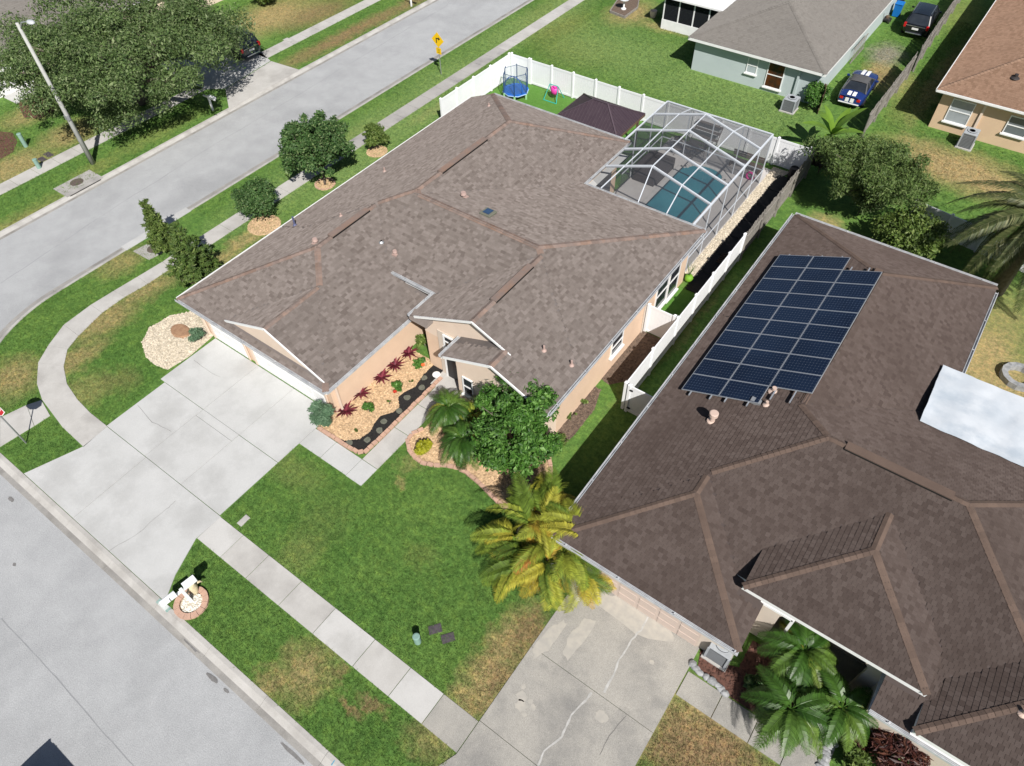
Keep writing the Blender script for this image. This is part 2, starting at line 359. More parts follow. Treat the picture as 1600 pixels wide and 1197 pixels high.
# pavement slabs: each slab is a piece of its pavement
def slab(parent, pts, mat, z=.03, gap=.012, name='slab'):
    c = (sum(p[0] for p in pts)/len(pts), sum(p[1] for p in pts)/len(pts)); q = []
    for p in pts:
        dx, dy = p[0]-c[0], p[1]-c[1]; l = math.hypot(dx, dy); q.append((p[0]-dx/l*gap*1.4, p[1]-dy/l*gap*1.4))
    mb = MB(); mb.prism(q, -.16, z); return mb.build(name, mat, parent)
def rect(x0, x1, y0, y1): return [(x0, y0), (x1, y0), (x1, y1), (x0, y1)]
sw = struct(thing('sidewalk', 'concrete sidewalk of square slabs along the front lawn', None, (0, 0, 0)))
xs = [-18.92, -17.45, -15.9, -14.0, -12.12, -10.06, -8.3, -6.75, -5.2]
conc_lt = mk('concrete_sidewalk_light', (.50, .49, .47), (.46, .45, .43), 1.0, .9, (.40, .39, .37), .5, .2, 80., fine=.09)
concs = [conc_lt, conc_sw, conc_sw, conc_sw, conc_lt, conc_sw, conc_lt, conc_old]
dz = [.035, .03, .028, .03, .034, .03, .03, .026]
for i in range(8): slab(sw, rect(xs[i], xs[i+1], 3.12, 4.34), concs[i], dz[i])
pairs = [((254, 409.5), (268, 419)), ((215, 433), (231, 444)), ((178, 455), (195.5, 464)), ((142, 477), (160, 489)), ((100, 508), (123, 525)), ((76, 540), (106, 546)), ((60, 567), (100, 573)), ((58, 600), (105, 600)), ((66, 625), (121, 624)), ((98, 668), (141, 645)), ((131, 699), (168, 666.5))]
sw = struct(thing('sidewalk', 'curved concrete sidewalk sweeping round the corner to the driveway', None, (0, 0, 0)))
for a, b in zip(pairs[:-1], pairs[1:]): slab(sw, [W(*a[0]), W(*a[1]), W(*b[1]), W(*b[0])], conc_sw, .03, .005)
slab(sw, poly([(65, 625.5), (79, 650), (54, 666), (42, 633)]), conc_sw, .028); slab(sw, poly([(42, 633), (54, 666), (0, 699), (0, 653)]), conc_sw, .026)
q0 = W(0, 699); q1 = W(0, 653); slab(sw, [q0, q1, (q1[0]-2.2, q1[1]-.9), (q0[0]-1.2, q0[1]-.9)], conc_sw, .026)
sw = struct(thing('sidewalk', 'weathered concrete sidewalk beside the long roof of the main house', None, (0, 0, 0)))
y = 12.9
q = [W(254, 409.5), W(268, 419)]
slab(sw, [q[0], q[1], (-33.85, 14.2), (-35.0, 14.2)], conc_sw)
y = 14.2
while y < 66:
    slab(sw, rect(-35.0, -33.85, y, y+1.55), conc_far if 24 < y < 44 else conc_sw, .03); y += 1.55
sw = struct(thing('sidewalk', 'concrete sidewalk across the side street under the big oak', None, (0, 0, 0)))
y = 5.
while y < 64:
    if not (26.2 < y < 33.4): slab(sw, rect(-50.35, -49.15, y, y+1.5), conc_sw, .03)
    y += 1.5

# driveways
dw = struct(thing('driveway', 'pale concrete driveway in front of the white garage doors', None, (0, 0, 0)))
Xs = [-27.15, -24.2, -21.62, -19.0]; Ys = [4.36, 7.18, 7.6, 10.98]
for i in range(3):
    for j in range(3):
        if j < 1:
            if i == 1: slab(dw, rect(Xs[i], Xs[i+1], 4.36, 7.18), conc); slab(dw, rect(Xs[i], Xs[i+1], 7.18, 7.6), conc)
            else: slab(dw, rect(Xs[i], Xs[i+1], 4.36, 7.6), conc)
        elif j == 2: slab(dw, rect(Xs[i]-(.35 if i == 0 else 0), Xs[i+1], 7.6, 10.98), conc)
slab(dw, [(-24.0, .66), (-24.1, 4.36), (-27.08, 4.36), (-27.0, 3.05), (-27.85, .66)], conc)
slab(dw, [(-17.7, .66), (-18.3, 1.6), (-18.93, 3.1), (-18.9, 4.36), (-24.1, 4.36), (-24.0, .66)], conc)
wk = struct(thing('walkway', 'concrete walkway turning from the driveway to the front door', None, (0, 0, 0)))
for a, b in ((-19.0, -17.65), (-17.65, -16.05)): slab(wk, rect(a, b, 8.87, 9.9), conc)
slab(wk, rect(-16.05, -15.12, 8.85, 9.9), conc)
for a, b in ((9.9, 12.05), (12.05, 13.7), (13.7, 15.0)): slab(wk, rect(-16.05, -15.12, a, b), conc_sw)
slab(wk, rect(-16.4, -14.5, 15.0, 16.05), conc_sw, .05)
dw = struct(thing('driveway', 'stained old concrete driveway of the solar roof house with repaired cracks', None, (0, 0, 0)))
for a, b in ((4.38, 7.5), (7.5, 11.02)):
    slab(dw, rect(-5.2, -.14, a, b), conc_old)
slab(dw, [(-5.2, 4.38), (-.14, 4.38), (-.14, 3.1), (.7, .66), (-6.2, .66), (-5.2, 3.1)], conc_old)
wk = struct(thing('walkway', 'weathered concrete walkway beside the low palms', None, (0, 0, 0)))
for a, b in ((-.12, 1.22), (1.22, 2.56), (2.56, 3.7), (3.7, 5.0)): slab(wk, rect(a, b, 9.06, 10.04), conc_old)
slab(wk, rect(3.7, 5.0, 10.04, 12.6), conc_old)
dw = struct(thing('driveway', 'pale concrete driveway across the side street beside the oak', None, (0, 0, 0)))
slab(dw, poly([(358, 172), (468, 109.5), (424, 96), (352, 140)]), conc_sw); slab(dw, poly([(351, 139), (423, 95.5), (385, 62), (345, 45), (250, 100), (300, 140)]), conc)
dw = struct(thing('driveway', 'pale concrete driveway at the upper left behind the lamp post', None, (0, 0, 0)))
slab(dw, poly([(0, 150), (0, 95), (55, 60), (75, 110), (52, 150), (27, 163)]), conc)
# stains, crack filler: flat marks lying on the old driveway
def strip(name, mat, pxs, w_, z, parent=None, label=None):
    P = [Vector((*W(*p), z)) for p in pxs]; mb = MB(); vs_ = []
    for i, p in enumerate(P):
        d = (P[min(i+1, len(P)-1)]-P[max(i-1, 0)]).normalized(); s = Vector((d.y, -d.x, 0))*w_*random.uniform(.6, 1.3)/2
        vs_ += [p-s, p+s]
    mb.add(vs_, [(2*i, 2*i+1, 2*i+3, 2*i+2) for i in range(len(P)-1)]); return mb.build(name, mat, parent)
filler = mk('crack_filler', (.48, .47, .45), (.36, .35, .33), 6., .9)
hair = mk('hairline_crack', (.16, .155, .145), rough=.95)
def zig(a, b, n, amp, seed):
    r = random.Random(seed); out = []
    for i in range(n+1):
        t = i/n; out.append((a[0]+(b[0]-a[0])*t+r.uniform(-amp, amp), a[1]+(b[1]-a[1])*t+r.uniform(-amp, amp)))
    return out
def multi(pts, n, amp, seed): return sum([zig(a, b, n, amp, seed+i)[:-1] for i, (a, b) in enumerate(zip(pts[:-1], pts[1:]))], []) + [pts[-1]]
strip('crack_filler', filler, multi([(1013, 964), (1001, 985), (987, 1000), (975, 1022), (965, 1035), (958, 1055), (944, 1083)], 3, .9, 1), .075, .036, dw)
strip('crack_filler', filler, multi([(924, 1082), (914, 1095), (893, 1118), (885, 1135), (878, 1152), (850, 1174), (840, 1197)], 3, .9, 5), .075, .036, dw)
strip('crack', hair, multi([(979, 1118), (952, 1150), (937, 1180)], 4, .8, 8), .02, .036, dw)
strip('crack', hair, multi([(170, 862), (215, 835), (262, 795), (275, 783)], 5, .9, 12), .014, .036, dw)
strip('crack', hair, multi([(216, 634), (238, 660), (268, 675)], 4, .9, 16), .014, .036, dw)
strip('crack', hair, multi([(303, 563), (330, 583), (345, 590)], 4, .6, 19), .012, .036, dw)
stainl = mk('bleached_concrete_stain', (.42, .39, .34), (.36, .34, .305), 4., .95)
def blob(name, mat, px, rx, ry, z, parent, ang=0, seed=0, n=18, amp=.2):
    c = W(*px); r = random.Random(seed); mb = MB(); pts = []
    for i in range(n):
        t = 2*math.pi*i/n; k = 1+r.uniform(-amp, amp); x, y_ = rx*k*math.cos(t), ry*k*math.sin(t)
        pts.append((c[0]+x*math.cos(ang)-y_*math.sin(ang), c[1]+x*math.sin(ang)+y_*math.cos(ang), z))
    mb.add(pts, [tuple(range(n))]); return mb.build(name, mat, parent)
for i, (px, rx, ry) in enumerate((((815, 1088), .18, .17), ((814, 1103), .22, .19), ((818, 1073), .08, .09), ((829, 1096), .09, .09), ((833, 1105), .10, .09), ((819, 1117), .1, .07), ((940, 1120), .22, .2), ((1018, 1035), .1, .09))):
    blob('stain', stainl, px, rx, ry, .036, dw, 0, i)
blob('stain', stainl, (905, 995), .30, .95, .0358, dw, -.05, 31); blob('stain', stainl, (857, 1000), .25, .9, .0357, dw, -.1, 32); blob('stain', stainl, (990, 965), 1.6, .45, .0356, dw, .02, 33)

# planting beds (loose fill is stuff, one mass each)
def bed(name, label, pg, mat, z=.02, dens=0, l0=.05, l1=.14, h=.05, seed=1):
    mb = MB(); mb.prism(pg, -.05, z); o = mb.build(name, mat); tag(o, label, None, None, 'stuff')
    if dens:
        p = scatter(pg, dens, seed); c = child('loose_pieces', chip_mesh('loose_pieces', p, z, l0, l1, h, mat, seed), o); tag(c, None, None, None, 'stuff')
    return o
curve = [(526, 684.6), (540, 688.6), (562.5, 686), (578, 675), (585, 662), (594, 650.5), (615, 644), (623.6, 637), (622, 621), (632, 613), (648, 605), (656, 594), (662.5, 584.6), (678, 570)]
cw = [W(*p) for p in curve]
bed('wood_chips', 'tan wood chips in the bed along the garage side wall', cw + [(-16.3, 16.1), (-16.3, 16.2), (-18.8, 16.2), (-18.8, 11.2), (-19.1, 11.2), (-19.1, 10.05)], chips, .022, 420, .05, .15, .04, 2)
bed('black_mulch', 'black mulch curving between the wood chips and the walkway edging', cw[::-1] + [(-18.1, 10.02), (-16.35, 10.02), (-16.12, 10.25), (-16.12, 16.0), (-16.6, 16.1)], mulch_b, .018, 150, .03, .09, .03, 3)
bed('cream_gravel', 'cream stone gravel bed at the left corner of the garage', poly([(301, 487), (265.7, 494), (233, 513), (222, 535.6), (228, 558), (243, 570.7), (262, 578), (296, 557), (330, 528), (337, 520), (323, 505)]), stones, .02, 330, .06, .16, .05, 4)
edge_pts = [(662, 671), (645, 678), (637, 690), (640, 705), (648, 716), (660, 724), (678, 728), (696, 728), (714, 732), (728, 738), (752, 759), (770, 777), (786, 792), (810, 800), (840, 785), (858, 757), (861, 735), (858, 718), (850, 708)]
bed('wood_chips', 'tan wood chips around the broad leaved tree and entry palms', poly(edge_pts + [(800, 640), (745, 618), (690, 640)]), chips, .02, 230, .05, .16, .05, 5)
bed('leaf_litter', 'dry brown leaf litter along the foot of the peach side wall', [(-9.8, 13.5), (-9.3, 14.5), (-9.05, 16.5), (-9.1, 18.3), (-9.45, 19.4), (-9.82, 19.4)], mulch_g, .012, 260, .05, .14, .05, 6)
bed('leaf_litter', 'brown bare mulch inside the narrow fenced side yard', [(-9.8, 20.0), (-9.3, 19.9), (-8.7, 20.6), (-8.15, 21.2), (-8.15, 24.0), (-9.8, 24.0)], mulch_g, .012, 130, .04, .12, .04, 7)
bed('cream_gravel', 'cream gravel strip along the screened pool enclosure', [(-10.0, 29.2), (-9.4, 29.2), (-9.4, 40.2), (-8.9, 41.6), (-10.0, 41.6)], stones, .02, 200, .06, .18, .05, 8)
bed('red_mulch', 'red brown mulch bed beside the upper left driveway', poly([(27, 160), (50, 152), (80, 150), (88, 172), (60, 186), (38, 184)]), mulch_r, .02, 100, .05, .16, .04, 9)
bed('red_mulch', 'round red brown mulch bed at the left edge of the far lawn', poly([(0, 250), (20, 238), (27, 222), (20, 208), (0, 206), (-25, 220)]), mulch_r, .02, 80, .05, .16, .04, 10)
bed('red_mulch', 'dark mulch bed under the low palms of the solar roof house', [(-.1, 11.0), (.15, 10.15), (1.2, 10.1), (3.65, 10.1), (3.65, 12.4), (1.3, 12.4), (1.3, 11.2), (.9, 11.05)], mulch_r, .02, 150, .05, .14, .04, 11)
bed('artificial_turf', 'bright green turf of the fenced play yard', [(-30.9, 34.6), (-30.9, 41.8), (-17.3, 41.8), (-17.3, 34.2)], turf_mat, .008)
bed('artificial_turf', 'green artificial turf in the narrow side yard', [(-9.76, 24.1), (-8.12, 24.1), (-8.12, 28.0), (-9.76, 28.0)], turf_mat, .012)

# ================================================================== ROOFS
def clip_half(pg, a, b, c):
    """keep a*x+b*y+c <= 0"""
    out = []; n = len(pg)
    for i in range(n):
        p, q = pg[i], pg[(i+1) % n]; fp = a*p[0]+b*p[1]+c; fq = a*q[0]+b*q[1]+c
        if fp <= 1e-9: out.append(p)
        if (fp < -1e-9 and fq > 1e-9) or (fp > 1e-9 and fq < -1e-9):
            t = fp/(fp-fq); out.append((p[0]+(q[0]-p[0])*t, p[1]+(q[1]-p[1])*t))
    return out
class Block:
    """rectangle with a pitch and eave height per side; None = gable or hidden end.  sides: front(-y), right, back, left"""
    def __init__(s, x0, x1, y0, y1, front=None, right=None, back=None, left=None):
        s.pg = [(x0, y0), (x1, y0), (x1, y1), (x0, y1)]; s.pl = []; s.bb = (x0, x1, y0, y1)
        for side, val in (('f', front), ('r', right), ('b', back), ('l', left)):
            if val is None: continue
            z, sl_ = val
            if side == 'f': a, b, c = 0, sl_, z-sl_*y0; e, n_, o = (1, 0), (0, 1), (x0, y0)
            if side == 'r': a, b, c = -sl_, 0, z+sl_*x1; e, n_, o = (0, 1), (-1, 0), (x1, y0)
            if side == 'b': a, b, c = 0, -sl_, z+sl_*y1; e, n_, o = (-1, 0), (0, -1), (x1, y1)
            if side == 'l': a, b, c = sl_, 0, z-sl_*x0; e, n_, o = (0, -1), (1, 0), (x0, y1)
            s.pl.append(dict(a=a, b=b, c=c, e=e, n=n_, o=o, z=z, s=sl_, side=side))
        for P in s.pl:
            pg = s.pg
            for Q in s.pl:
                if Q is not P and pg: pg = clip_half(pg, P['a']-Q['a'], P['b']-Q['b'], P['c']-Q['c'])
            P['pg'] = pg
    def h(s, x, y):
        x0, x1, y0, y1 = s.bb
        if x < x0-1e-6 or x > x1+1e-6 or y < y0-1e-6 or y > y1+1e-6: return -9
        return min(P['a']*x+P['b']*y+P['c'] for P in s.pl)
def build_roof(parent, blocks, tabm, deckm, capm, expo=.14, regular=None, name='roof', wmin=.10, wmax=.30, tmin=.007, tmax=.016, capw=.15, seed=3):
    r = random.Random(seed); deck = MB(); Vt = []; Ft = []; caps = MB()
    def other(bk, x, y):
        return max([b.h(x, y) for b in blocks if b is not bk] + [-9])
    for bk in blocks:
        zmin = min(P['z'] for P in bk.pl)
        for P in bk.pl:
            pg = P['pg']
            if len(pg) < 3: continue
            hz = lambda x, y: P['a']*x+P['b']*y+P['c']
            deck.add([(x, y, hz(x, y)-.012) for x, y in pg], [tuple(range(len(pg)))])
            # fascia under the eave
            o, e, n_ = P['o'], P['e'], P['n']; L = (bk.bb[1]-bk.bb[0]) if e[0] else (bk.bb[3]-bk.bb[2])
            eu = [(x-o[0])*e[0]+(y-o[1])*e[1] for x, y in pg if abs((x-o[0])*n_[0]+(y-o[1])*n_[1]) < 1e-4]
            if len(eu) < 2: eu = [0, .01]
            p0 = (o[0]+e[0]*min(eu), o[1]+e[1]*min(eu)); p1 = (o[0]+e[0]*max(eu), o[1]+e[1]*max(eu))
            deck.quad((*p0, P['z']-.012), (*p0, P['z']-.2), (*p1, P['z']-.2), (*p1, P['z']-.012), 1)
            UD = [((x-o[0])*e[0]+(y-o[1])*e[1], (x-o[0])*n_[0]+(y-o[1])*n_[1]) for x, y in pg]
            dmax = max(d for u, d in UD); dd = expo/math.sqrt(1+P['s']**2); k = 0
            while k*dd < dmax:
                d0 = k*dd; dm = d0+dd*.5; us = []
                for i in range(len(UD)):
                    (ua, da), (ub, db) = UD[i], UD[(i+1) % len(UD)]
                    if (da-dm)*(db-dm) < 0: us.append(ua+(ub-ua)*(dm-da)/(db-da))
                if len(us) == 2:
                    u0, u1 = sorted(us); u = u0
                    if regular: u = u0 - ((u0-(k % 2)*regular/2) % regular)
                    while u < u1-.02:
                        wd = regular if regular else r.uniform(wmin, wmax)
                        a, b_ = max(u, u0), min(u+wd-(.008 if regular else .003), u1); u += wd
                        if b_-a < .02: continue
                        cu, cd = (a+b_)/2, dm
                        x, y_ = o[0]+e[0]*cu+n_[0]*cd, o[1]+e[1]*cu+n_[1]*cd
                        if other(bk, x, y_) > hz(x, y_)+.008: continue
                        t = r.uniform(tmin, tmax); d1 = d0+dd*1.1
                        for (uu, dd_, tz) in ((a, d0, 0), (b_, d0, 0), (a, d0, t), (b_, d0, t), (b_, d1, .003), (a, d1, .003)):
                            xx, yy = o[0]+e[0]*uu+n_[0]*dd_, o[1]+e[1]*uu+n_[1]*dd_; Vt.append((xx, yy, hz(xx, yy)+tz))
                k += 1
        # flat soffit closes the block from below
        x0, x1, y0, y1 = bk.bb
        if any(P['side'] == 'f' for P in bk.pl): deck.quad((x0, y0, zmin-.2), (x0, y1, zmin-.2), (x1, y1, zmin-.2), (x1, y0, zmin-.2), 1)
        # ridge and hip caps
        done = set()
        for i, P in enumerate(bk.pl):
            for Q in bk.pl[i+1:]:
                pg = P['pg']; n = len(pg)
                for j in range(n):
                    p, q = Vector((*pg[j], 0)), Vector((*pg[(j+1) % n], 0)); mid = (p+q)/2
                    f = lambda v, S: S['a']*v.x+S['b']*v.y+S['c']
                    if abs(f(p, P)-f(p, Q)) < 1e-4 and abs(f(q, P)-f(q, Q)) < 1e-4 and (q-p).length > .2:
                        if f(p, P) > f(q, P): p, q = q, p
                        d = (q-p).normalized(); s_ = Vector((d.y, -d.x, 0))*capw; L = (q-p).length; st = .2; kk = 0
                        while kk*st < L-.05:
                            a = p+d*kk*st; b_ = p+d*min(kk*st+st*1.15, L); c = (a+b_)/2
                            if other(bk, c.x, c.y) < bk.h(c.x, c.y)-.045:
                                vv = []
                                for pt_, lift in ((a, .034+r.uniform(0, .008)), (b_, .018)):
                                    for sg in (-1, 0, 1):
                                        x = pt_+s_*sg; zz = min(f(x, P), f(x, Q)); vv.append((x.x, x.y, zz+lift+(.004 if sg == 0 else 0)))
                                caps.add(vv, [(0, 1, 4, 3), (1, 2, 5, 4)])
                            kk += 1
    ro = deck.build(name, [deckm, whitep], parent)
    V = np.array(Vt) - np.array(WORLD[parent.name]); n = len(V)//6; B = (np.arange(n)*6)[:, None]
    F = np.concatenate([B+np.array([[2, 3, 4, 5]]), B+np.array([[0, 1, 3, 2]])], 0)
    o = child('shingles', raw_mesh('shingles', V, F, tabm), ro); tag(o, None, None, None, 'stuff')
    WORLD[o.name] = WORLD[parent.name]; WORLD[ro.name] = WORLD[parent.name]
    if caps.v:
        o = caps.build('ridge_caps', capm, ro); tag(o, None, None, None, 'stuff')
    return ro
def mk_shingle(name, cols, blotch, amt, scale=.5):
    m, nt, b = _nodes(name); ge = N(nt, 'ShaderNodeNewGeometry'); p = ge.outputs['Position']
    col = ramp(nt, ge.outputs['Random Per Island'], [(i/(len(cols)-1), c) for i, c in enumerate(cols)])
    col = mixc(nt, rng01(nt, noise_tex(nt, p, scale, 5, .6), .45, .7, 0, amt), col, blotch)
    gr = ramp(nt, noise_tex(nt, p, 60., 2, .8), [(.3, (.8,)*3), (.7, (1.2,)*3)]); col = mixc(nt, 1., col, gr, 'MULTIPLY')
    nt.links.new(col, b.inputs['Base Color']); b.inputs['Roughness'].default_value = .92; setspec(b, .2); b.inputs['Diffuse Roughness'].default_value = 1.
    bump(nt, b, noise_tex(nt, p, 80., 2, .8), .35, .02); MATS[name] = m; return m
sh_left = mk_shingle('taupe_shingle', [(.112, .092, .082), (.146, .123, .111), (.158, .134, .121), (.192, .164, .150), (.130, .108, .097)], (.136, .116, .105), .35)
sh_right = mk_shingle('dark_brown_shingle', [(.072, .053, .046), (.094, .071, .062), (.110, .085, .075), (.082, .061, .053)], (.066, .048, .041), .6, .35)
sh_green = mk_shingle('grey_brown_shingle', [(.15, .138, .125), (.18, .167, .152), (.165, .152, .138)], (.145, .133, .122), .5)
sh_tan = mk_shingle('rust_brown_shingle', [(.20, .122, .080), (.25, .155, .105), (.28, .178, .122)], (.20, .125, .085), .4)
cap_left = mk('tan_ridge_cap', (.215, .155, .128), (.175, .135, .118), 1.2, .9, (.225, .145, .108), 1.6, bmp=.3, fine=.15, island=.18)
cap_right = mk('brown_ridge_cap', (.124, .086, .067), (.104, .072, .057), 1.2, .9, bmp=.3, fine=.1, island=.12)
dk = mk('roof_underlay', (.15, .13, .122), rough=.9)
dk2 = mk('roof_underlay_dark', (.075, .058, .053), rough=.9)
S = .4167
def gutter(parent, a, b, z, side, mat=None, ext=.12):
    """open U gutter hung outside an eave from a to b; side = outward normal"""
    mb = MB(); a = Vector((*a, 0)); b = Vector((*b, 0)); o = Vector((*side, 0))
    t = (b-a).normalized()
    for off, z0, z1, w_ in ((.02, -.11, .0, .02), (ext, -.11, .012, .028), (ext/2, -.115, -.09, ext)):
        c0, c1 = a+o*off, b+o*off; mb.beam((c0.x, c0.y, z+(z0+z1)/2), (c1.x, c1.y, z+(z0+z1)/2), w_, z1-z0)
    k = 0; L = (b-a).length
    while k*2.2+.6 < L:
        c = a+t*(k*2.2+.6); mb.beam((c.x+o.x*.01, c.y+o.y*.01, z+.004), (c.x+o.x*(ext+.02), c.y+o.y*(ext+.02), z+.004), .05, .016); k += 1
    return mb.build('gutter', mat or gut_w, parent)
gut_w = mk('aluminium_gutter', (.50, .51, .52), (.36, .37, .39), 3., .5)
def window(parent, x0, x1, z0, z1, y, axis='y', out=-1, frame=.06, cross=True, fm=None, gm=None, sill=True):
    """window set in a wall at coordinate y (axis normal) from x0..x1, z0..z1"""
    def P(u, n_, z): return (u, y+out*n_, z) if axis == 'y' else (y+out*n_, u, z)
    mb = MB()
    def bar(u0, u1, za, zb, n0=-.02, n1=.05):
        p, q = P(u0, n0, za), P(u1, n1, zb); mb.box(min(p[0], q[0]), max(p[0], q[0]), min(p[1], q[1]), max(p[1], q[1]), za, zb)
    bar(x0, x0+frame, z0, z1); bar(x1-frame, x1, z0, z1); bar(x0+frame, x1-frame, z1-frame, z1); bar(x0+frame, x1-frame, z0, z0+frame)
    if cross: bar(x0+frame, x1-frame, (z0+z1)/2-.03, (z0+z1)/2+.03)
    if sill: bar(x0-.08, x1+.08, z0-.09, z0-.002, -.02, .14)
    wnd = mb.build('window', fm or whitep, parent)
    g = MB(); p, q = P(x0+.02, .0, z0+.02), P(x1-.02, .02, z1-.02); g.box(min(p[0], q[0]), max(p[0], q[0]), min(p[1], q[1]), max(p[1], q[1]), z0+.02, z1-.02)
    g.build('pane', gm or glass_d, wnd); return wnd
def wallbox(parent, x0, x1, y0, y1, z1, mat, name='wall'):
    mb = MB(); mb.box(x0, x1, y0, y1, -.1, z1); return mb.build(name, mat, parent)

# ------------------------------------------------------------------ main house
H1 = thing('house', 'peach stucco house with sprawling taupe shingle hip roof on the corner lot', 'house', (-20, 20, 0))
bl = [Block(-28.55, -18.2, 10.55, 21.5, front=(2.58, S), right=(2.58, S), left=(2.58, S)),
      Block(-25.6, -18.2, 10.85, 16.5, right=(2.56, S), left=(2.56, S)),
      Block(-28.55, -16.65, 17.4, 34.05, front=(3.48, .52), right=(3.35, S), back=(3.35, S), left=(2.60, S)),
      Block(-21.7, -9.35, 17.4, 28.95, front=(3.5, .52), right=(3.35, S), back=(3.35, .255)),
      Block(-17.65, -9.35, 15.6, 21.5, right=(3.33, S), left=(3.45, .47)),
      Block(-14.95, -9.35, 14.55, 17.0, right=(3.31, S), left=(3.33, S))]
roof1 = build_roof(H1, bl, sh_left, dk, cap_left)
# walls stand inside the eaves
wallbox(H1, -28.1, -18.75, 11.08, 20, 2.40, peach); wallbox(H1, -28.12, -17.1, 19.9, 33.6, 2.42, peach)
wallbox(H1, -17.2, -9.78, 16.02, 28.5, 3.16, peach); wallbox(H1, -14.5, -9.79, 15.0, 16.1, 3.14, cream)
# gable ends
def gable(parent, x0, x1, xm, z0, zt, y, th, mat):
    mb = MB(); mb.add([(x0, y, z0), (x1, y, z0), (xm, y, zt), (x0, y+th, z0), (x1, y+th, z0), (xm, y+th, zt)], [(0, 1, 2), (5, 4, 3), (0, 3, 4, 1), (1, 4, 5, 2), (2, 5, 3, 0)]); return mb.build('gable', mat, parent)
gable(H1, -25.1, -18.7, -21.9, 2.66, 4.03, 10.93, .1, cream)
def rake(parent, pts, w_=.05, h_=.11):
    mb = MB()
    for a, b in zip(pts[:-1], pts[1:]): mb.beam(a, b, w_, h_)
    return mb.build('rake_board', whitep, parent)
rake(H1, [(-25.2, 10.84, 2.70), (-21.9, 10.84, 4.06), (-18.45, 10.84, 2.62)])
mb = MB(); mb.add([(-17.2, 16.0, 2.4), (-10.3, 16.0, 2.4), (-10.3, 16.0, 3.6), (-13.885, 16.0, 5.12), (-17.2, 16.0, 3.55)], [(0, 1, 2, 3, 4)]); mb.add([(-17.2, 16.1, 2.4), (-10.3, 16.1, 2.4), (-10.3, 16.1, 3.6), (-13.885, 16.1, 5.12), (-17.2, 16.1, 3.55)], [(4, 3, 2, 1, 0)]); mb.build('gable', cream, H1)
rake(H1, [(-17.35, 15.59, 3.54), (-13.885, 15.59, 5.16), (-11.9, 15.59, 4.34)])
mb = MB(); mb.add([(-14.5, 14.985, 2.6), (-9.8, 14.985, 2.6), (-9.8, 14.985, 3.42), (-12.15, 14.985, 4.4), (-14.5, 14.985, 3.42)], [(0, 1, 2, 3, 4)]); mb.build('gable', cream, H1)
rake(H1, [(-14.8, 14.54, 3.35), (-12.15, 14.54, 4.45), (-9.4, 14.54, 3.30)])
# short eave return at the left foot of the entry gable
mb = MB(); mb.add([(-17.65, 15.55, 3.38), (-16.6, 15.55, 3.38), (-16.6, 16.0, 3.58), (-17.65, 16.0, 3.58), (-17.65, 15.55, 3.24), (-16.6, 15.55, 3.24), (-16.6, 16.0, 3.24), (-17.65, 16.0, 3.24)], [(0, 1, 2, 3), (4, 5, 1, 0), (5, 6, 2, 1), (7, 4, 0, 3)]); mb.build('eave_return', sh_left, H1)
# gable vent trim
mb = MB()
for a, b in (((-12.9, 15.985, 4.15), (-12.5, 15.985, 4.15)), ((-12.9, 15.985, 3.65), (-12.5, 15.985, 3.65)), ((-12.9, 15.985, 3.65), (-12.9, 15.985, 4.15)), ((-12.5, 15.985, 3.65), (-12.5, 15.985, 4.15))): mb.beam(a, b, .03, .03, up=(0, 1, 0))
mb.build('gable_vent', beige, H1)
# tall recessed entry: dark reveal, glazed transom above the door
mb = MB(); mb.box(-16.35, -14.55, 15.93, 15.985, .02, 3.0); mb.build('entry_reveal', beige, H1)
window(H1, -16.0, -14.65, 2.15, 2.95, 15.92, frame=.09, sill=False)
mb = MB(); mb.box(-15.95, -15.0, 15.88, 15.925, .05, 2.05); d = mb.build('door', mk('black_door', (.02, .02, .022), rough=.4), H1)
mb = MB(); mb.box(-15.16, -15.08, 15.82, 15.88, .95, 1.1); mb.build('handle', metal_g, d)
mb = MB(); mb.box(-16.06, -15.95, 15.86, 15.925, .02, 2.15); mb.box(-15.0, -14.6, 15.86, 15.925, .02, 2.15); mb.box(-15.95, -15.0, 15.86, 15.925, 2.05, 2.15); mb.build('door_frame', whitep, H1)
window(H1, -14.2, -13.6, .9, 2.1, 14.99, cross=True)
# garage doors, recessed panels
def garage_door(parent, x0, x1, y, z1, rows=4, cols=4, mat=whitep):
    mb = MB(); mb.box(x0, x1, y-.03, y, .0, z1); d = mb.build('garage_door', mat, parent)
    pw = (x1-x0)/cols; ph = z1/rows
    me = MB(); me.box(-pw/2+.07, pw/2-.07, -.018, 0, -ph/2+.06, ph/2-.06); mesh = me.mesh('panel', mat)
    for i in range(cols):
        for j in range(rows):
            o = child('panel', mesh, d, Vector((x0+pw*(i+.5), y-.031, ph*(j+.5)))-WORLD[d.name])
    return d
garage_door(H1, -27.45, -24.95, 11.06, 2.1, 4, 3); garage_door(H1, -24.2, -19.25, 11.06, 2.1, 4, 6)
for x in (-27.55, -24.85, -24.3, -19.15): mb = MB(); mb.box(x-.07, x+.07, 11.0, 11.05, 0, 2.2); mb.build('garage_trim', cream, H1)
for x, y in ((-27.95, 11.0), (-18.68, 11.35)):
    mb = MB(); mb.box(x-.05, x+.05, y-.05, y+.05, .05, 2.45); mb.build('downspout', cream, H1)
window(H1, 20.6, 21.7, 1.0, 2.1, -9.77, 'x', 1); window(H1, 25.0, 26.3, .35, 2.45, -9.77, 'x', 1); window(H1, 26.4, 27.6, .2, 2.45, -9.77, 'x', 1)
mb = MB(); mb.box(-9.775, -9.72, 23.8, 23.92, 0, 3.1); mb.build('downspout', beige, H1)
